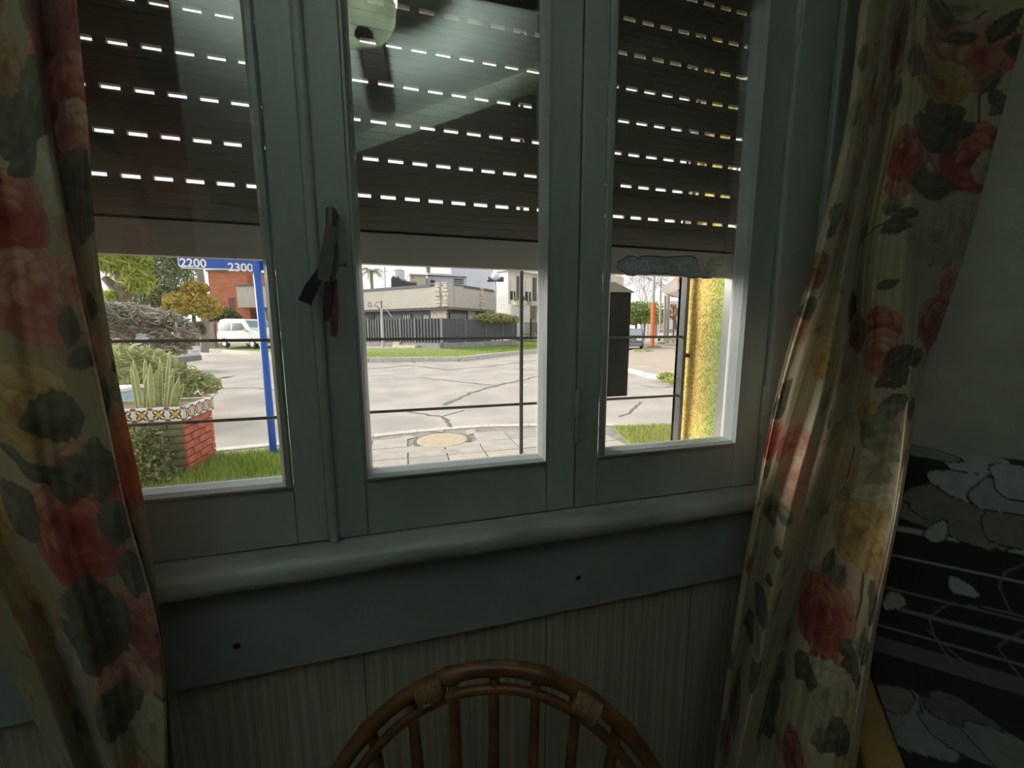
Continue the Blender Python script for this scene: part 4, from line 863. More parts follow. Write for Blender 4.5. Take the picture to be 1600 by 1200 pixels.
# plants in and round the planter
snake_m = mat('snake_leaf', (.30, .36, .15), .45, .0, 30, col2=(.16, .22, .09), stretch=(.3, .3, 3), trans=.2)
snake_e = mat('snake_edge', (.52, .50, .22), .5)
rr_ = random.Random(4); spx = [(213, 628, 573, -14), (226, 634, 585, 5), (238, 634, 568, -6), (246, 636, 592, 4), (252, 637, 560, -3), (262, 634, 575, 16), (258, 636, 548, 12), (268, 628, 590, 20), (232, 630, 562, -10), (220, 626, 562, -20), (272, 632, 600, 24), (240, 628, 578, 8)]
ordn = dict(zip(sorted(range(12), key=lambda i: spx[i][0]), 'first second third fourth fifth sixth seventh eighth ninth tenth eleventh twelfth'.split()))
for k, (xp, yp, yt, lean) in enumerate(spx):
    yy = py0+.10+rr_.uniform(0, .28); b = atY(xp, yp, yy); b[2] = .60; tp = atY(xp+lean*.6, yt, yy); H_ = tp[2]-b[2]
    t = thing('snake_plant', tuple(b), ordn[k]+' banded sword leaf from the left in the tiled planter', 'plant', 'snake plant leaves in the planter')
    v = []; ve = []; n_ = 9; fdir = rr_.uniform(-.6, .6); dx = np.array([math.cos(fdir), math.sin(fdir), 0])
    for i in range(n_):
        a = i/(n_-1); c = b+(tp-b)*a; wd = .027*(1-.25*(1-a))*(1-a**4*.97)*(.8+.2*math.sin(a*3)); fold = .006
        v += [c-dx*wd, c+np.array([-dx[1], dx[0], 0])*fold, c+dx*wd]
    f = [(3*i+j, 3*i+j+1, 3*i+4+j, 3*i+3+j) for i in range(n_-1) for j in range(2)]
    MB().add(v, f).build('leaf', snake_m, t, smooth=True)
    for sd in (0, 2): MB().tube([v[3*i+sd] for i in range(n_)], .0028, 4).build('leaf_edge', snake_e, t)
def blobs_px(lst): return [(*dp(x, y, d), rx, rx, rz) for x, y, d, rx, rz in lst]
def plant(name, base, label, cat, blobs, n, size, M, seed, trunk=None, group=None, **kw):
    t = thing(name, tuple(base), label, cat, group); foliage('foliage', blobs, n, size, M, t, seed=seed, **kw)
    for (pts, r) in (trunk or []): MB().tube(pts, r, 7).build('trunk', mat('bark', (.16, .125, .095), .9, .3, 12, .5, 30), t, smooth=True)
    return t
ivy_m = leafmat('ivy_leaves', [(.06, .085, .025), (.13, .16, .05), (.26, .28, .12), (.36, .36, .20)])
b0 = np.array([-2.45, 2.98, 0])
plant('ivy_bush', b0, 'small-leaved ivy bush covering the green side of the planter', 'bush', [(-2.30, 3.02, .28, .34, .16, .30), (-2.62, 3.0, .30, .30, .2, .32), (-2.12, 3.10, .30, .12, .07, .18), (-2.20, 3.0, .06, .30, .2, .14)], 4200, .035, ivy_m, 11, [([(-2.45, 2.99, 0), (-2.4, 3.02, .3)], .01)], aspect=1.5, shell=.2)
shr_m = leafmat('shrub_leaves', [(.17, .22, .07), (.27, .32, .11), (.40, .43, .19), (.50, .52, .28)])
bs = np.array([-3.1, 5.2, 0.])
plant('shrub', bs, 'spreading light green shrub behind the tiled planter', 'shrub', [(*dp(215, 585, 5.6), .55, .6, .42), (*dp(260, 600, 5.8), .45, .5, .36), (*dp(300, 605, 6.0), .32, .4, .27), (*dp(328, 602, 6.1), .16, .25, .12), (*dp(180, 580, 5.5), .5, .5, .45)], 5200, .11, shr_m, 12, [([(-3.1, 5.2, -.08), (-3.0, 5.2, .5)], .03)], aspect=4)
weep_m = leafmat('weeping_leaves', [(.13, .13, .10), (.24, .23, .18), (.36, .34, .28), (.46, .44, .38)])
plant('weeping_shrub', dp(215, 560, 8.0)*np.array([1, 1, 0])+np.array([0, 0, RZ]), 'grey arching shrub drooping over the parked pale car', 'shrub', [(*dp(190, 495, 7.8), .8, .7, .28), (*dp(235, 502, 7.9), .65, .6, .26), (*dp(270, 520, 8.0), .42, .5, .27), (*dp(255, 545, 8.0), .35, .4, .2), (*dp(160, 500, 7.6), .7, .6, .4), (*dp(282, 540, 8.0), .16, .3, .2)], 5200, .17, weep_m, 13, [([np.append(dp(215, 560, 8.0)[:2], RZ), dp(205, 540, 8.0), dp(215, 500, 7.9)], [.05, .04, .02]), ([dp(205, 545, 8.0), dp(245, 530, 8.0)], .02)], aspect=4.5, flat=.6, droop=.2)
pine_m = leafmat('feathery_leaves', [(.08, .13, .06), (.16, .23, .11), (.24, .31, .16), (.30, .36, .18)])
plant('feathery_tree', dp(265, 560, 17)*np.array([1, 1, 0])+np.array([0, 0, .0]), 'tall dark feathery evergreen tree left of the street sign', 'tree', [(*dp(245, 430, 17), 1.4, 1.4, 1.5), (*dp(262, 465, 17), .9, 1., .6), (*dp(225, 380, 17), 2., 2., 2.), (*dp(230, 470, 17), 1., 1., .7)], 5200, .5, pine_m, 14, [([dp(250, 570, 17), dp(245, 450, 17), dp(235, 380, 17)], [.2, .16, .1])], aspect=9, droop=.9)
bright_m = leafmat('lime_needles', [(.22, .30, .05), (.38, .46, .09), (.52, .56, .16)])
plant('lime_tree', dp(190, 580, 11)*np.array([1, 1, 0])+np.array([0, 0, RZ]), 'bright lime drooping tree beside the left curtain', 'tree', [(*dp(200, 405, 11), .55, .5, .5), (*dp(215, 435, 11), .35, .4, .4), (*dp(165, 400, 11), .5, .5, .45), (*dp(180, 465, 11), .3, .3, .2)], 2400, .34, bright_m, 15, [([dp(196, 590, 11), dp(198, 500, 11), dp(190, 430, 11), dp(165, 395, 11)], [.16, .15, .15, .1]), ([dp(198, 470, 11), dp(165, 435, 11)], [.14, .1])], aspect=7, droop=1.2)
yel_m = leafmat('autumn_leaves', [(.34, .27, .07), (.52, .38, .08), (.62, .48, .12), (.34, .36, .12)])
plant('autumn_tree', dp(300, 548, 16.5)*np.array([1, 1, 0])+np.array([0, 0, .1]), 'round yellow autumn tree in front of the brick building', 'tree', [(*dp(298, 472, 16.5), .95, .9, .50), (*dp(276, 482, 16.5), .55, .6, .40), (*dp(322, 482, 16.5), .6, .6, .42), (*dp(305, 450, 16.5), .5, .5, .3)], 5200, .15, yel_m, 16, [([dp(301, 560, 16.5), dp(303, 500, 16.5), dp(302, 470, 16.5)], [.09, .07, .04])], aspect=2)
dk_m = leafmat('dark_leaves', [(.08, .10, .04), (.15, .18, .08), (.24, .26, .12)])
plant('hedge_bush', dp(350, 535, 27.5)*np.array([1, 1, 0])+np.array([0, 0, .25]), 'dark green bush between the autumn tree and the white van', 'bush', [(*dp(352, 493, 27.5), .82, .8, .6), (*dp(338, 500, 27.5), .66, .6, .55), (*dp(368, 497, 27.5), .4, .5, .33)], 1800, .22, dk_m, 17, [([dp(350, 538, 27.5), dp(350, 500, 27.5)], .08)])
plant('low_bush', dp(300, 530, 19)*np.array([1, 1, 0])+np.array([0, 0, .15]), 'dark low bush under the autumn tree', 'bush', [(*dp(297, 514, 19), .27, .3, .35), (*dp(312, 514, 19), .25, .3, .36)], 900, .16, dk_m, 18)

# ================================================================== BUILDINGS ACROSS THE STREET
class Face:
    """a vertical facade plane through point p along direction e; pixels are dropped onto that plane"""
    def __init__(s, p, e):
        s.p = np.array([p[0], p[1], 0.]); s.e = np.array([e[0], e[1], 0.])/np.hypot(e[0], e[1]); n = np.array([-s.e[1], s.e[0], 0])
        s.n = n if n@(CAM-s.p) > 0 else -n
    def hit(s, x, y): d = ray(x, y); t = ((s.p-CAM)@s.n)/(d@s.n); return CAM+d*t
    def sz(s, x, y): q = s.hit(x, y); return (q-s.p)@s.e, q[2]
    def P(s, a, z, out=0.): return s.p+s.e*a+s.n*out+np.array([0, 0, z])
    def slab(s, mb, a0, a1, z0, z1, o0, o1, mi=0):
        mb.obox(s.P(a0, z0, o0), s.e*(a1-a0), s.n*(o1-o0), (0, 0, z1-z0), mi); return mb
    def rect(s, mb, x0, y0, x1, y1, o0, o1, mi=0):
        a0, z1 = s.sz(x0, y0); a1, _ = s.sz(x1, y0); _, z0 = s.sz((x0+x1)/2, y1); _, z1 = s.sz((x0+x1)/2, y0)
        return s.slab(mb, min(a0, a1), max(a0, a1), z0, z1, o0, o1, mi)
E1 = (-1, 1); E2 = (1, 1)
dkglass = mat('dark_window_glass', (.03, .035, .04), .15); grey_w = mat('grey_blue_wall', (.17, .18, .20), .8, .12, 4); rough_w = mat('pebbledash', (.60, .56, .49), .95, .0, 14, .8, 25, col2=(.42, .39, .34), detail=8)
cope_m = mat('dark_coping', (.14, .14, .14), .8); whitew = mat('white_render', (.72, .70, .67), .85, .06, 2); paleblue = mat('pale_blue_render', (.58, .62, .68), .85, .05, 2); stone_m = mat('pale_stone', (.62, .54, .43), .9, .2, 6)
grille_w = mat('white_grille', (.62, .60, .56), .6)
# --- corner house with pebbledash parapet
Bc = dp(700, 480, 24.5); Bc[2] = .3
hs = thing('corner_house', tuple(Bc), 'low grey corner house with pebbledash parapet behind dark fence', 'house')
FL = Face(Bc, E1); FR = Face(Bc, E2)
zt_ = FL.sz(700, 444)[1]; zm_ = FL.sz(700, 480.5)[1]; aR = FR.sz(765, 450)[0]
FL.slab(MB(), 0, 14, .3, zm_, -5, 0).build('wall', grey_w, hs); FR.slab(MB(), .05, aR, .3, zm_, -5, 0).build('wall', grey_w, hs)
FL.slab(MB(), -.5, 14.5, zm_, zt_-.16, -5, .55).build('parapet', rough_w, hs); FR.slab(MB(), .0, aR, zm_, zt_-.16, -5, .55).build('parapet', rough_w, hs)
FL.slab(MB(), .9, 14.5, zt_-.16, zt_, -5, .60).build('coping', cope_m, hs); FR.slab(MB(), .9, aR+.02, zt_-.16, zt_, -5, .60).build('coping', cope_m, hs)
FL.slab(MB(), -.5, 14.5, zm_-.13, zm_-.002, -5, .45).build('soffit_band', mat('soffit', (.22, .22, .20), .8), hs)
stone = mat('parapet_stone', (.66, .60, .50), .9, .0, 5, .6, 9, col2=(.40, .36, .31), detail=8)
# stone quoins on the parapet corner and end, laid one by one
r_ = random.Random(21)
for f_, a_list in ((FL, (-.5, .1)), (FR, (2.75,))):
    for a_ in a_list:
        z = zm_+.02
        while z < zt_:
            hh = r_.uniform(.18, .30); f_.slab(MB(), a_+r_.uniform(0, .05), a_+r_.uniform(.36, .46), z, min(z+hh-.03, zt_+.05), .50, .60+r_.uniform(0, .05)).build('parapet_block', stone, hs, bevel=.02); z += hh
for (x0, x1, y0, y1) in ((628, 644, 491, 502), (660, 673, 491, 502)):
    wn = FL.rect(MB(), x0, y0, x1, y1, -.02, .04).build('window', dkglass, hs)
    for k in range(4): FL.rect(MB(), x0+3+k*(x1-x0-4)/4, y0+1, x0+4.2+k*(x1-x0-4)/4, y1, .04, .07).build('window_bar', grille_w, wn)
FL.rect(MB(), 674, 484, 699, 504, .0, .10).build('stone_pier', stone_m, hs); FR.rect(MB(), 730, 486, 740, 502, .0, .12).build('stone_pier', stone_m, hs)
wn = FR.rect(MB(), 702, 489, 728, 500, -.02, .05).build('window', dkglass, hs)
for k in range(9): FR.rect(MB(), 703+k*2.8, 491, 704+k*2.8, 500, .05, .08).build('window_bar', grille_w, wn)
FR.rect(MB(), 742, 487, 764, 500, -.02, .05).build('window', dkglass, hs)
FL.rect(MB(), 577, 490, 585, 502, -.02, .05).build('window', dkglass, hs)
# water tank, tarp, chimney etc. stand on the roof
rz_ = zt_-.05
c = dp(623, 440, 29); tk = thing('water_tank', (c[0], c[1], rz_), 'white rooftop water tank above the pebbledash parapet', 'water tank')
tm = mat('tank_plastic', (.66, .66, .68), .6); tz = dp(623, 421, 29)[2]
MB().lathe([(.44, rz_), (.46, tz-.12), (.44, tz-.08), (.25, tz+.02), (.001, tz+.04)], (c[0], c[1], 0), 20).build('tank', tm, tk, smooth=True); MB().lathe([(.475, tz-.15), (.49, tz-.13), (.475, tz-.11)], (c[0], c[1], 0), 20, cap=False).build('rib', tm, tk)
tp_ = thing('roof_tarpaulin', (*dp(630, 443, 26.5)[:2], rz_), 'crumpled black tarpaulin on the corner house roof', 'tarpaulin'); g = MB(); v = []
r_ = random.Random(2); top_l = [(611, 434), (614, 430), (618, 433), (622, 431), (626, 436), (631, 437), (637, 439), (644, 440), (651, 440)]
for i, (x, y) in enumerate(top_l):
    for d_ in (26.2, 26.6, 27.0): q = dp(x, y+(2 if d_ != 26.6 else 0), d_); v.append(q)
    q = dp(x, 444, 26.1); q[2] = rz_; v.insert(len(v)-3, q); q2 = dp(x, 444, 27.1); q2[2] = rz_; v.append(q2)
n_ = len(top_l); g.add(v, [(5*i+j, 5*i+j+1, 5*i+6+j, 5*i+5+j) for i in range(n_-1) for j in range(4)]); g.build('cloth', mat('black_tarp', (.03, .035, .04), .5), tp_)
# --- buildings behind
def block(name, p, label, parts, cat='building', yaw=None): pass
bpB = dp(795, 490, 38); bpB[2] = .3
pb_ = thing('blue_building', tuple(bpB), 'pale blue blank-walled building behind the corner house', 'building')
fb = Face(bpB, (-1, .25)); zt2 = fb.sz(780, 416)[1]+1.5
a1 = fb.sz(705, 430)[0]; a0 = 0.
fb.slab(MB(), a0, a1, .3, zt2, -6, 0).build('wall', paleblue, pb_)
lb = thing('annex_building', (*dp(690, 445, 31)[:2], rz_), 'low pale lilac annex with flat roof and small window', 'building'); fa = Face(dp(690, 445, 31), (1, .12))
fa.rect(MB(), 668, 431, 729, 447, -3, 0).build('wall', mat('lilac_render', (.60, .60, .66), .85), lb); fa.rect(MB(), 667, 428.5, 729, 431.5, -3.1, .25).build('roof', whitew, lb); fa.rect(MB(), 667, 431, 728.5, 432, -3, .2).build('roof_edge', cope_m, lb)
w_ = fa.rect(MB(), 709, 436, 724, 446, -.02, .04).build('window', dkglass, lb)
for yy in (438.5, 441.5, 444): fa.rect(MB(), 709, yy, 724, yy+.9, .04, .07).build('window_slat', grille_w, w_)
fa.rect(MB(), 672, 437.5, 679, 442, -.02, .03).build('window', dkglass, lb)
yb = thing('cream_shed', (*dp(652, 445, 29.5)[:2], rz_), 'small cream rooftop hut beside the black tarpaulin', 'building'); fy2 = Face(dp(652, 445, 29.5), (1, .1))
q0 = fy2.sz(640, 430); q1 = fy2.sz(666, 446); fy2.slab(MB(), q0[0], q1[0], rz_, q0[1], -2, 0).build('wall', mat('cream_render', (.70, .62, .46), .9), yb); fy2.rect(MB(), 639, 428.5, 667, 430.2, -3.2, .2).build('roof', whitew, yb); fy2.rect(MB(), 644, 433, 646, 435, -.02, .03).build('vent', cope_m, yb)
cm = thing('chimney', (*dp(669, 430, 38)[:2], .3), 'dark rooftop chimney behind the lilac annex', 'chimney'); fc = Face(dp(669, 430, 38), (1, .1)); q0 = fc.sz(667.2, 418); q1 = fc.sz(672.2, 426)
fc.slab(MB(), q0[0], q1[0], .3, q0[1], -.5, 0).build('shaft', mat('chimney_brown', (.20, .17, .15), .9), cm); fc.slab(MB(), q0[0]-.05, q1[0]+.05, q0[1], q0[1]+.1, -.55, .05).build('cap', cope_m, cm)
# --- white two-storey house with balcony, far right of the middle pane
bw_ = dp(794, 500, 33.5); bw_[2] = .3
wh = thing('white_house', tuple(bw_), 'white two-storey house with balconies and blinds behind the fence', 'house'); fh = Face(bw_, (1, .62)); zt3 = fh.sz(800, 424)[1]
aEnd = fh.sz(852, 500)[0]
fh.slab(MB(), 0, aEnd, .3, zt3, -1.5, 0).build('wall', whitew, wh)
fh.slab(MB(), -.2, aEnd, zt3, zt3+.22, -1.6, .6).build('roof_slab', whitew, wh)
for (x0, x1, y0, y1) in ((797, 805, 455, 468), (820.5, 829, 456, 473)): 
    w_ = fh.rect(MB(), x0, y0, x1, y1, -.02, .05).build('window', dkglass, wh); fh.rect(MB(), x0, y0-16, x1, y0, .03, .10).build('blind', mat('cream_blind', (.70, .64, .56), .7), w_); fh.rect(MB(), (x0+x1)/2-.5, y0, (x0+x1)/2+.5, y1, .05, .09).build('mullion', whitew, w_)
fh.rect(MB(), 807, 432, 813, 470, -.02, .06).build('pillar', mat('dark_brown_panel', (.13, .12, .11), .8), wh); fh.rect(MB(), 832, 434, 838, 470, -.02, .06).build('doorway', mat('green_shade', (.10, .13, .07), .8), wh)
fh.rect(MB(), 796, 470, 811, 478, .0, .9).build('balcony', stone_m, wh); fh.rect(MB(), 818, 473, 846, 479, .0, .9).build('balcony', mat('balcony_slab', (.55, .51, .46), .9), wh)
for k in range(7): fh.rect(MB(), 829+k*2.4, 461, 829.6+k*2.4, 473, .82, .86).build('baluster', mat('rail_iron', (.25, .24, .23), .5), wh)
fh.rect(MB(), 828, 460.4, 846, 461.4, .80, .88).build('handrail', MATS['rail_iron'], wh)
fh.rect(MB(), 821, 480, 838, 520, -.02, .03).build('porch', mat('porch_shade', (.42, .37, .32), .9), wh); fh.rect(MB(), 822, 486, 836, 499, .02, .06).build('window', mat('dim_glass', (.22, .21, .20), .3), wh)
fh.rect(MB(), 789, 477, 819, 530, .3, .7).build('garden_wall', whitew, wh)
for (x, y) in ((797, 468), (803, 467), (809, 468)):
    q = fh.hit(x, y)+fh.n*.7; o = foliage('balcony_plant', [(*q, .2, .2, .3)], 120, .16, shr_m, seed=int(x)); top(o, tuple(q-np.array([0, 0, .3]))); tag(o, {797: 'left potted plant on the white house balcony', 803: 'middle potted plant on the white house balcony', 809: 'right potted plant on the white house balcony'}[x], 'plant', 'balcony plants')
gt = thing('iron_gate', tuple(fh.P(fh.sz(835, 520)[0], .3, 2.2)), 'black iron bar gate before the white house porch', 'gate')
fg = Face(fh.P(0, 0, 2.0)[:2], fh.e[:2]); bar2 = mat('gate_black', (.03, .03, .03), .5)
for k in range(9): fg.rect(MB(), 820+k*2.6, 505, 820.6+k*2.6, 527, -.02, .02).build('gate_bar', bar2, gt)
fg.rect(MB(), 819, 504.4, 843, 505.6, -.03, .03).build('gate_rail', bar2, gt); fg.rect(MB(), 819, 522, 843, 523, -.03, .03).build('gate_rail', bar2, gt); fg.rect(MB(), 829, 498, 830.3, 531, -.05, .05).build('gate_post', bar2, gt)
plant('porch_shrub', fh.P(fh.sz(826, 520)[0], .3, 1.2), 'small green shrub inside the black iron gate', 'shrub', [(*(fh.hit(826, 515)+fh.n*1.2), .35, .3, .45)], 300, .16, shr_m, 61)
# --- dark panel fence on a low wall
Pc = atZ(690, 544.2, .30); fn = thing('panel_fence', (Pc[0], Pc[1], .3), 'dark grey corrugated panel fence on a low wall around corner house', 'fence')
GL = Face(Pc, E1); GR = Face(Pc, E2); zlow = GL.sz(690, 535)[1]; ztop = GL.sz(690, 497.2)[1]; pan_m = mat('charcoal_panel', (.085, .09, .10), .6, .12, 5); lw = mat('low_wall_cement', (.30, .30, .30), .9, .2, 4)
aR2 = GR.sz(808, 520)[0]; cuts_r = [0]+[GR.sz(x, 520)[0] for x in (728, 760, 786)]+[aR2]; cuts_l = [0]+[GL.sz(x, 520)[0] for x in (648, 625, 575)]+[GL.sz(575, 520)[0]+2.5*k for k in (1, 2, 3, 4)]
GL.slab(MB(), 0, cuts_l[-1], .2, zlow-.06, -.2, 0).build('low_wall', lw, fn); GR.slab(MB(), 0, aR2, .2, zlow-.06, -.2, 0).build('low_wall', lw, fn)
for f_, cuts, dr in ((GL, cuts_l, .10), (GR, cuts_r, .02)):
    for a0, a1 in zip(cuts[:-1], cuts[1:]):
        g = MB(); k = max(2, int((a1-a0)/.22)); s0 = (a1-a0-.06)/k
        for i in range(k): f_.slab(g, a0+.03+i*s0, a0+.03+i*s0+s0*.55, zlow, ztop, -.10, -.06); f_.slab(g, a0+.03+i*s0+s0*.55, a0+.03+(i+1)*s0, zlow, ztop, -.10, -.06-dr*.4)
        g.build('fence_panel', pan_m, fn)
        f_.slab(MB(), a1-.03, a1+.03, zlow-.06, ztop+.02, -.12, -.02).build('fence_post', mat('post_grey', (.20, .21, .22), .5), fn)
GL.slab(MB(), -.04, .04, zlow-.06, ztop+.03, -.10, -.01).build('fence_post', MATS['post_grey'], fn)
st_ = GL.sz(640, 535)[0]; g = thing('gate_step', tuple(GL.P(st_, .3, .3)), 'pale stone step in the low wall under the fence gate', 'step')
GL.rect(MB(), 620, 539, 655, 543, 0., .35).build('tread', stone_m, g); GL.rect(MB(), 616, 534, 626, 544, -.02, .12).build('side_block', mat('pale_block', (.5, .47, .42), .9), g)
q = GR.hit(776, 497)+np.array([.2, .3, 0]); plant('hanging_bush', (q[0], q[1], .3), 'yellow-green bush spilling over the top of the dark fence', 'bush', [(*(GR.hit(760, 497)), .9, .9, .28), (*(GR.hit(778, 497)), 1.0, .9, .30), (*(GR.hit(795, 499)), .9, .9, .28), (*(GR.hit(768, 492)), .6, .6, .2)], 2200, .22, leafmat('fence_leaves', [(.22, .26, .10), (.38, .38, .16), (.50, .46, .24)]), 62, [([(q[0]+.1, q[1]+.3, .3), (q[0], q[1], q[2])], .05)])
# double street lamp by the fence
q = dp(774, 500, 27); lp = thing('street_lamp', (q[0], q[1], .3), 'double-armed street lamp with white globe in front of blue building', 'street lamp'); lm_ = mat('lamp_grey', (.45, .47, .48), .5); lk = mat('lamp_dark', (.09, .10, .11), .5)
MB().tube([(q[0], q[1], .3), dp(774, 440, 27)], .07, 8).build('post', lm_, lp); 
for sx in (-1, 1): MB().tube([dp(774, 438.5, 27), dp(774+sx*6, 438.5, 27), dp(774+sx*10, 437, 27), dp(774+sx*11.5, 433, 27)], [.05, .10, .20, .10], 8).build('lamp_head', lk, lp, smooth=True)
MB().ball(dp(774, 432, 27), .30, 10).build('globe', mat('globe_glass', (.75, .78, .8), .3), lp, smooth=True)
# utility mast at the left of the parapet
q = dp(596, 500, 21.5); um = thing('service_mast', (q[0], q[1], .3), 'pale electricity service mast with cable loops before the parapet', 'mast')
MB().tube([(q[0], q[1], .3), dp(596, 481, 21.5)], .055, 8).build('mast', mat('mast_grey', (.55, .55, .56), .6), um); MB().tube([dp(596, 481, 21.5), dp(596, 470, 21.5)], .045, 8).build('mast_head', mat('mast_dark', (.2, .18, .17), .7), um)
MB().tube([dp(595, 472, 21.5), dp(588, 472, 21.5), dp(586, 476, 21.5), dp(591, 480, 21.5), dp(595, 484, 21.5)], .018, 5).build('cable_loop', mat('cable', (.10, .10, .10), .7), um)
MB().tube([dp(577.5+2.4*math.cos(t_), 476+3.6*math.sin(t_), 21.5) for t_ in np.linspace(0, 6.28, 14)], .02, 5).build('cable_loop', MATS['cable'], um); MB().tube([dp(577.5, 479.6, 21.5), dp(586, 478, 21.5), dp(595, 485, 21.5)], .012, 5).build('cable_loop', MATS['cable'], um)
MB().tube([dp(613, 496, 21.5), dp(603, 483, 21.5), dp(609, 478, 21.5), dp(595, 480, 21.5)], .02, 5).build('bracket_arm', grille_w, um)
def palm(c, rr, n, M, label, zb, seed):
    t = thing('palm_tree', (c[0], c[1], zb), label, 'palm tree', 'palm trees'); r = random.Random(seed)
    MB().tube([(c[0], c[1], zb), (c[0], c[1], c[2])], [.22, .16], 8).build('trunk', mat('palm_trunk', (.24, .19, .14), .9), t)
    for k in range(n):
        a = k/n*6.283+r.uniform(-.2, .2); el = r.uniform(.2, 1.1); g = MB(); pts = []
        for i in range(8):
            s_ = i/7*rr; pts.append(np.array([c[0]+math.cos(a)*s_*math.cos(el*.6), c[1]+math.sin(a)*s_*math.cos(el*.6), c[2]+s_*math.sin(el)-1.0*(i/7)**2*rr*.9]))
        g.tube(pts, .02, 4)
        for i in range(1, 8):
            d = pts[i]-pts[i-1]; d /= np.linalg.norm(d); s_ = np.cross(d, (0, 0, 1)); L = rr*.30*(1-.6*abs(i/7-.5))
            for sg in (-1, 1):
                for m_ in (0, .5): b = pts[i-1]+(pts[i]-pts[i-1])*m_; g.add([b, b+d*.09, b+s_*sg*L+d*L*.4-np.array([0, 0, L*.5])], [(0, 1, 2)])
        g.build('frond', M, t)
    return t
palm_m = mat('palm_frond', (.24, .29, .12), .6, trans=.3)
palm(dp(580, 424, 46), 1.7, 13, palm_m, 'palm tree rising behind the left end of the parapet', .3, 1)
q = dp(601, 440, 40); t = thing('antenna_mast', (q[0], q[1], .3), 'thin rooftop antenna mast beside the palm tree', 'antenna'); MB().tube([(q[0], q[1], .3), dp(601, 417, 40)], .06, 6).build('mast', mat('antenna_grey', (.4, .4, .38), .5), t); MB().tube([dp(599, 424, 40), dp(606, 423.5, 40)], .03, 5).build('arm', MATS['antenna_grey'], t)

# ================================================================== LEFT PANE: BRICK BUILDING, VAN, CARS
bq = dp(402, 500, 30); bq[2] = .3
bb_ = thing('brick_building', tuple(bq), 'red brick building with grey balcony behind the white van', 'building')
fbk = Face(bq, (-1, .38)); far_brick = mat('far_brick', (.44, .16, .09), .9, .18, 3, .3, 40, stretch=(.6, .6, 4)); zt4 = fbk.sz(350, 424)[1]; aL = fbk.sz(326, 440)[0]; aR_ = fbk.sz(386, 440)[0]
fbk.slab(MB(), aR_, aL, .3, zt4, -6, 0).build('wall', far_brick, bb_); fbk.slab(MB(), aR_-.05, aL+.05, zt4, zt4+.12, -6.1, .15).build('roof_edge', cope_m, bb_)
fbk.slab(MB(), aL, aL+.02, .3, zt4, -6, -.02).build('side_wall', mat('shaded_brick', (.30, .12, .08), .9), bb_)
for (x0, y0, x1, y1) in ((357, 466, 365.5, 482), (374, 451, 379.5, 481)):
    w_ = fbk.rect(MB(), x0, y0, x1, y1, -.02, .03).build('window', mat('brown_shutter', (.17, .08, .06), .7), bb_); fbk.rect(MB(), x0-.8, y0-1, x1+.8, y0, .0, .08).build('lintel', far_brick, w_)
fbk.slab(MB(), -2.6, aR_, .3, fbk.sz(390, 445)[1], -6, -.5).build('wall', mat('grey_stone_wall', (.36, .35, .35), .9, .2, 3), bb_)
fbk.rect(MB(), 380, 449, 428, 481, -.4, .7).build('balcony', rough_w, bb_); fbk.rect(MB(), 379.5, 446, 428, 449, -.4, .75).build('balcony_cap', cope_m, bb_)
fbk.rect(MB(), 388, 428, 394, 446, -.5, -.4).build('window', mat('pale_pane', (.6, .6, .52), .4), bb_); fbk.rect(MB(), 408, 430, 420, 446, -.5, -.4).build('window', MATS['brown_shutter'], bb_)
fbk.rect(MB(), 393, 489, 399, 510, -.5, -.42).build('door', dkglass, bb_)
for k in range(4): fbk.rect(MB(), 402+k*6, 486, 404+k*6, 510, -.5, -.35).build('column', grille_w, bb_)
lwL = thing('boundary_wall', tuple(atZ(330, 538, .3)), 'low brick boundary wall and gate piers behind the autumn tree', 'wall'); fbw = Face(dp(330, 530, 25.5), (-1, .38)); gpier = mat('brown_pier', (.30, .24, .20), .9, .15, 4)
fbw.slab(MB(), fbw.sz(348, 520)[0], fbw.sz(290, 520)[0], .15, fbw.sz(330, 523)[1], -.2, 0).build('wall', mat('low_brick', (.34, .19, .14), .9, .2, 6), lwL)
for (x0, x1, y0) in ((326, 336, 503), (340, 350, 503), (306, 309, 502)): fbw.slab(MB(), fbw.sz(x1, 520)[0], fbw.sz(x0, 520)[0], .15, fbw.sz(x0, y0)[1], -.35, .06).build('pier', gpier, lwL)
fbw.slab(MB(), fbw.sz(322, 510)[0], fbw.sz(309, 510)[0], .6, fbw.sz(315, 504)[1], -.15, -.1).build('gate_leaf', mat('gate_green', (.10, .13, .12), .6), lwL)
q = atZ(318, 540, .2); q = dp(318, 520, 21); up_ = thing('utility_pole', (q[0], q[1], .15), 'leaning grey wooden utility pole in front of the brick building', 'utility pole')
MB().tube([(q[0]-.06, q[1], .1), dp(320, 480, 21), dp(311, 415, 21), dp(305, 360, 21)], [.20, .18, .16, .14], 10).build('pole', mat('weathered_pole', (.27, .25, .23), .9, .15, 6), up_, smooth=True)

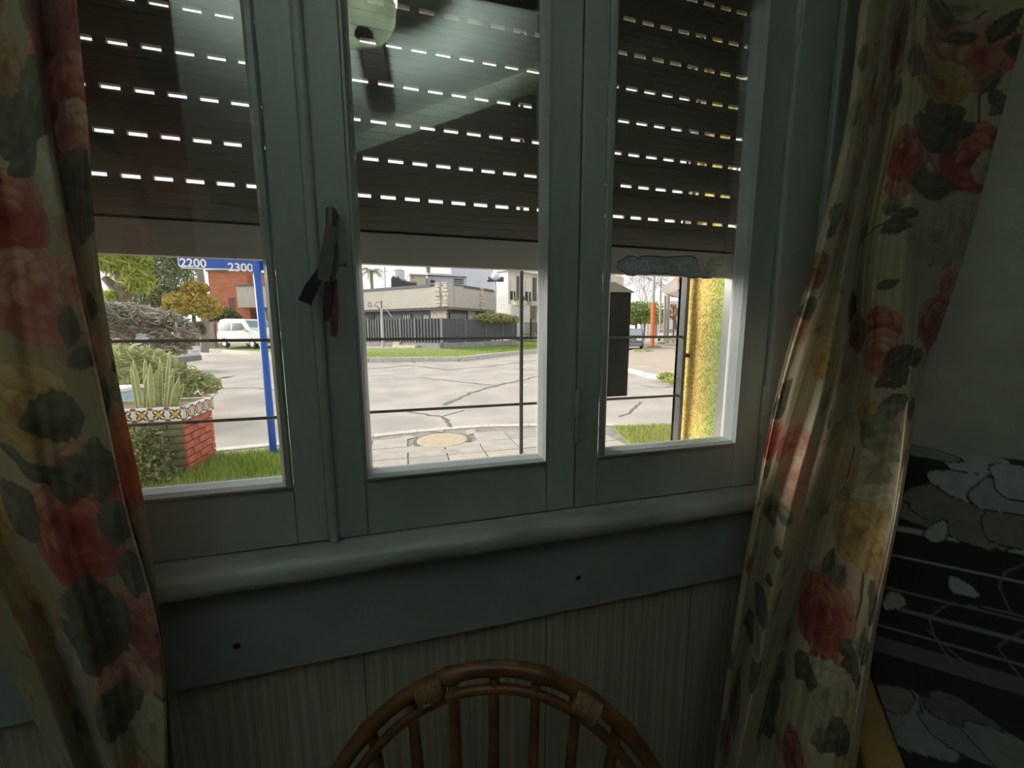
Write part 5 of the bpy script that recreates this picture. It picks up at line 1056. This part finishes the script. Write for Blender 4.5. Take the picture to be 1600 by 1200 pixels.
def car(name, loc, rz, body, label, kind='sedan', group=None):
    t = thing(name, tuple(loc), label, 'van' if kind == 'van' else 'car', group, rz=rz)
    if kind == 'van':
        L, W, H = 4.1, 1.72, 1.80
        side = [(-2.05, .30), (-2.05, .95), (-1.98, 1.55), (-1.80, 1.76), (-1.2, 1.81), (.30, 1.78), (.55, 1.72), (1.22, 1.10), (1.95, .92), (2.05, .72), (2.05, .32)]
        glassL = [[(-1.85, 1.08), (-1.78, 1.52), (-.72, 1.56), (-.72, 1.06)], [(-.58, 1.05), (-.58, 1.56), (.28, 1.54), (.80, 1.10), (.74, 1.02)]]
        ws = [(1.17, 1.12), (.60, 1.66)]; wb = (-1.35, 1.28); wr = .31
    else:
        L, W, H = 4.1, 1.68, 1.45
        side = [(-2.05, .32), (-2.08, .60), (-2.0, .88), (-1.55, .95), (-1.05, 1.38), (-.75, 1.44), (.25, 1.44), (.45, 1.38), (1.10, .95), (1.85, .82), (2.05, .62), (2.05, .32)]
        glassL = [[(-1.32, .98), (-.95, 1.34), (-.32, 1.37), (-.32, .96)], [(-.24, .96), (-.24, 1.37), (.30, 1.36), (.82, .97)]]
        ws = [(1.05, .98), (.50, 1.36)]; wb = (-1.28, 1.26); wr = .30
    bm_ = body; hw = W/2
    g = MB(); n_ = len(side)
    def inset(z): return hw-.02-max(0, z-.95)*.20-max(0, .5-z)*.08
    v = [(x, -inset(z), z) for x, z in side]+[(x, inset(z), z) for x, z in side]
    g.add(v, [tuple(range(n_-1, -1, -1)), tuple(range(n_, 2*n_))]+[(i, (i+1) % n_, n_+(i+1) % n_, n_+i) for i in range(n_)])
    bd = g.build('body', bm_, t, local=True, bevel=.035)
    for sg in (-1, 1):
        for gl in glassL:
            g = MB(); g.add([(x, sg*(inset(z)+.006), z) for x, z in gl]+[(x, sg*(inset(z)-.02), z) for x, z in gl], [(0, 1, 2, 3), (7, 6, 5, 4)]+[(i, 4+i, 4+(i+1) % 4, (i+1) % 4) for i in range(4)]); g.build('side_window', mat('car_glass', (.03, .04, .045), .1), t, local=True)
        for wx in wb:
            g = MB(); g.lathe([(.001, -.09), (wr*.55, -.095), (wr*.62, -.08), (wr, -.075), (wr, .075), (wr*.6, .08), (.001, .08)], (0, 0, 0), 20)
            w_ = g.build('wheel', mat('tyre', (.025, .025, .025), .8), t, local=True, smooth=True); w_.location = (wx, sg*(hw-.10), wr); w_.rotation_euler = (R(90), 0, 0)
            h_ = MB().lathe([(.001, -.1), (wr*.55, -.1), (wr*.58, .1), (.001, .1)], (0, 0, 0), 16).build('hubcap', mat('hub_silver', (.5, .5, .5), .4, metal=.5), w_, local=True)
        g = MB(); g.box((1.86 if kind == 'van' else 1.9, sg*.62-.15, .66), (2.07, sg*.62+.15, .84)); g.build('headlamp', mat('headlamp', (.7, .7, .7), .15), t, local=True, bevel=.02)
        g = MB(); g.box((-2.09, sg*.74-.07, .75), (-1.98, sg*.74+.07, 1.05 if kind != 'van' else 1.25)); g.build('tail_lamp', mat('tail_red', (.3, .02, .02), .3), t, local=True)
        g = MB(); g.box((.72, sg*(hw+.01)-.08, 1.02), (.86, sg*(hw+.01)+.08, 1.15)); g.build('wing_mirror', bm_, t, local=True, bevel=.02)
    (xa, za), (xb, zb__) = ws; ia, ib = inset(za)-.05, inset(zb__)-.05; o_ = np.array([.012, 0, .012])
    g = MB(); g.add([np.array(p)+o_ for p in ((xa, -ia, za), (xa, ia, za), (xb, ib, zb__), (xb, -ib, zb__))]+[(xa, -ia, za-.02), (xa, ia, za-.02), (xb, ib, zb__-.02), (xb, -ib, zb__-.02)], [(0, 1, 2, 3), (7, 6, 5, 4)]+[(i, 4+i, 4+(i+1) % 4, (i+1) % 4) for i in range(4)]); g.build('windshield', mat('windshield_glass', (.22, .27, .28), .1), t, local=True)
    if kind != 'van':
        g = MB(); g.add([(-1.50, -.62, .99), (-1.50, .62, .99), (-1.07, .58, 1.38), (-1.07, -.58, 1.38), (-1.46, -.62, .95), (-1.46, .62, .95), (-1.03, .58, 1.34), (-1.03, -.58, 1.34)], [(3, 2, 1, 0), (4, 5, 6, 7)]+[(i, (i+1) % 4, 4+(i+1) % 4, 4+i) for i in range(4)]); g.build('rear_window', mat('windshield_glass', (.22, .27, .28), .1), t, local=True)
    MB().box((1.95, -.78, .34), (2.10, .78, .52)).build('bumper', mat('bumper_grey', (.18, .18, .19), .6), t, local=True, bevel=.03)
    MB().box((-2.12, -.78, .36), (-1.98, .78, .56)).build('bumper', MATS['bumper_grey'], t, local=True, bevel=.03)
    return t
car_white = mat('car_white', (.74, .75, .76), .25); car_dark = mat('car_dark', (.12, .11, .11), .3); car_pale = mat('car_pale', (.62, .66, .64), .25); car_silver = mat('car_silver', (.5, .52, .54), .3)
vc = atZ(392, 543.5, .20); car('van', (vc[0]+.1, vc[1], .20), R(-38), car_white, 'white passenger van parked on the lawn by brick building', 'van')
q = atZ(205, 556, RZ); car('car', (*dp(178, 540, 12.5)[:2], RZ), R(-8), car_pale, 'pale car half hidden under the grey arching shrub', 'sedan', 'parked cars')
q = atY(196, 640, 3.95); bn = thing('storage_bin', (q[0], q[1], 0), 'pale blue bin with white rim behind left end of planter', 'bin')
MB().box((q[0]-.30, q[1]-.1, 0), (q[0]+.09, q[1]+.14, atY(196, 611, 3.9)[2])).build('body', mat('bin_blue', (.36, .50, .56), .5), bn, bevel=.02)
MB().box((q[0]-.32, q[1]-.12, atY(196, 611, 3.9)[2]), (q[0]+.10, q[1]+.16, atY(196, 605, 3.9)[2])).build('rim', mat('bin_white', (.7, .7, .7), .5), bn, bevel=.01)
q = atZ(1040, 532.5, RZ); car('car', (q[0], q[1], RZ), R(-128), car_white, 'white car parked farther down the street beyond the orange post', 'sedan', 'parked cars')
q = atZ(985, 546, RZ); car('car', (q[0], q[1], RZ), R(-125), car_dark, 'dark car just right of the black mailbox', 'sedan', 'parked cars')
q = atZ(1012, 524, RZ); car('car', (q[0]+4, q[1]+4, RZ), R(-120), car_silver, 'small silver car far off between the tree and the white car', 'sedan', 'parked cars')

# ================================================================== RIGHT PANE: STREET INTO THE DISTANCE
q = atZ(1019, 541, .03); op = thing('orange_post', tuple(q), 'orange painted street post with grey top across the road', 'post'); dq = px_of(q)[2]
MB().tube([q, dp(1020, 505, dq), dp(1021, 474, dq)], [.16, .17, .20], 10).build('post', mat('orange_paint', (.62, .16, .05), .6, .15, 3), op, smooth=True); MB().tube([dp(1021, 474, dq), dp(1022, 425, dq)], .10, 8).build('upper_pole', mat('pole_grey', (.30, .29, .30), .6), op)
tree_g = leafmat('street_tree_leaves', [(.14, .20, .05), (.26, .33, .09), (.40, .44, .14)])
for k, (x, y, d, rx, rz, lab) in enumerate(((995, 487, 38, 1.3, 1.0, 'clipped street tree nearest the black mailbox'), (1008, 487, 46, 1.5, 1.25, 'middle clipped green street tree left of the orange post'), (1026, 488, 56, 1.6, 1.7, 'clipped street tree just behind the orange post'))):
    c = dp(x, y, d); plant('street_tree', (c[0], c[1], RZ+.1), lab, 'tree', [(*c, rx, rx, rz), (c[0], c[1], c[2]-.6, rx*1.1, rx*1.1, rz*.7)], 1500, .32, tree_g, 70+k, [([(c[0], c[1], RZ+.05), (c[0], c[1], c[2])], .12)], 'street trees')
bare_m = mat('bare_twig', (.40, .34, .30), .9)
for k, (x, d, lab) in enumerate(((958, 44, 'bare winter tree above the mailbox cap'), (1002, 52, 'bare branching tree left of the tall grey pole'), (1012, 70, 'thin bare tree farthest down the street'))):
    r = random.Random(80+k); b = dp(x, 500, d); b[2] = RZ; t = thing('bare_tree', tuple(b), lab, 'tree', 'bare street trees'); H_ = dp(x, 428, d)[2]
    MB().tube([b, b+np.array([0, 0, H_*.5])], [.18, .12], 7).build('trunk', bare_m, t); g = MB()
    def grow(p, dr, L, rad, lev):
        q_ = p+dr*L; g.tube([p, (p+q_)/2+np.array([r.uniform(-.05, .05)*L, 0, r.uniform(-.05, .05)*L]), q_], [rad, rad*.8, rad*.55], 4, cap=False)
        if lev:
            for _ in range(3 if lev > 1 else 4):
                n2 = dr+np.array([r.uniform(-.6, .6), r.uniform(-.6, .6), r.uniform(-.2, .5)]); grow(q_, n2/np.linalg.norm(n2), L*.68, rad*.55, lev-1)
    for _ in range(5):
        d0 = np.array([r.uniform(-.5, .5), r.uniform(-.5, .5), 1]); grow(b+np.array([0, 0, H_*.5]), d0/np.linalg.norm(d0), H_*.24, .07, 3)
    g.build('branches', bare_m, t)
pm_ = mat('pole_brown', (.30, .26, .23), .8)
for k, (x, yt, yb_, d, lab) in enumerate(((1032, 434, 517, 54, 'leftmost brown utility pole beside the white canopy'), (1039, 462, 514, 40, 'middle brown pole under the white canopy'), (1044, 462, 514, 36, 'rightmost brown pole under the white canopy'))):
    b = dp(x, yb_, d); t = thing('utility_pole', (b[0], b[1], RZ), lab, 'utility pole', 'poles by the canopy'); MB().tube([(b[0], b[1], RZ), dp(x+.5, yt, d)], .13, 8).build('pole', pm_, t)
    if k == 0: MB().tube([dp(1030, 446, d), dp(1037, 446, d)], .06, 6).build('crossarm', pm_, t); MB().tube([dp(1033, 434, d), dp(1044, 440, d)], .04, 5).build('stay_wire', pm_, t)
q = dp(1055, 500, 27); cn_ = thing('canopy_building', (q[0], q[1], RZ), 'white building with sloping canopy roof near the iron end bar', 'building'); g = MB()
poly_ = [(1030, 452), (1056, 433), (1058, 432), (1058, 448), (1050, 453)]
def slabpx(pts, d, depth, M, name): 
    a = [dp(x, y, d) for x, y in pts]; v = a+[p+np.array([.72, .70, 0])*depth for p in a]; n_ = len(a)
    MB().add(v, [tuple(range(n_-1, -1, -1)), tuple(range(n_, 2*n_))]+[(i, (i+1) % n_, n_+(i+1) % n_, n_+i) for i in range(n_)]).build(name, M, cn_)
slabpx([(1030, 452), (1057, 432.5), (1060, 436), (1059, 458), (1038, 459)], 26, 3.5, mat('canopy_cream', (.70, .66, .60), .8), 'canopy')
slabpx([(1058, 440), (1072, 436), (1072, 453), (1058, 452)], 25.6, 4, whitew, 'fascia'); slabpx([(1042, 458.5), (1072, 452), (1072, 468)], 25.5, 3, mat('canopy_soffit', (.55, .47, .40), .9), 'soffit')
slabpx([(1060, 433), (1070, 433), (1070, 441), (1060, 441)], 25.2, 1, mat('red_sign', (.60, .12, .07), .6), 'red_panel')
slabpx([(1056, 470), (1076, 470), (1076, 540), (1058, 528)], 40, 5, whitew, 'wall'); slabpx([(1051, 478), (1062, 480), (1062, 518), (1051, 518)], 44, 4, mat('pink_wall', (.55, .30, .24), .9), 'pink_wall'); slabpx([(1054, 498), (1058, 498), (1058, 514), (1054, 514)], 43.8, .2, mat('dark_door', (.12, .07, .06), .8), 'door')
slabpx([(1041, 528), (1062, 529), (1062, 533), (1041, 533)], 30, 1.0, mat('bench_stone', (.46, .40, .24), .9), 'low_wall')
q = dp(1053, 512, 38); plant('pruned_tree', (q[0], q[1], RZ), 'pruned reddish shrub in front of the pink house wall', 'tree', [(*dp(1052, 487, 38), .45, .5, .9)], 260, .25, leafmat('red_twig', [(.30, .18, .12), (.42, .27, .18)]), 90, [([(q[0], q[1], RZ), dp(1053, 500, 38), dp(1052, 480, 38)], .07)])
fr_ = thing('row_house', (*dp(1045, 515, 85)[:2], RZ), 'hazy pale row of houses at the end of the street', 'building'); ff = Face(dp(1045, 515, 85), (1, -.2)); 
for (x0, x1, y0, M) in ((1000, 1022, 500, whitew), (1022, 1040, 503, stone_m), (1036, 1070, 470, whitew)): ff.slab(MB(), ff.sz(x0, 510)[0], ff.sz(x1, 510)[0], RZ, ff.sz(x0, y0)[1], -4, 0).build('house_front', M, fr_)
lh = thing('terrace_house', (*dp(962, 510, 30)[:2], RZ), 'pale brown house front behind the black mailbox', 'building'); f3 = Face(dp(962, 510, 34), (1, .8)); f3.rect(MB(), 935, 428, 975, 530, -3, 0).build('wall', stone_m, lh)
wr_ = thing('overhead_wire', tuple(dp(1010, 430, 60)), 'overhead wires crossing the sky in the right pane', 'wire')
for (a, b) in (((1008, 430), (1034, 448)), ((985, 425), (1070, 455))): MB().tube([dp(*a, 40), dp((a[0]+b[0])/2, (a[1]+b[1])/2+1.5, 42), dp(*b, 45)], .03, 4).build('wire', mat('wire_black', (.12, .12, .12), .6), wr_)
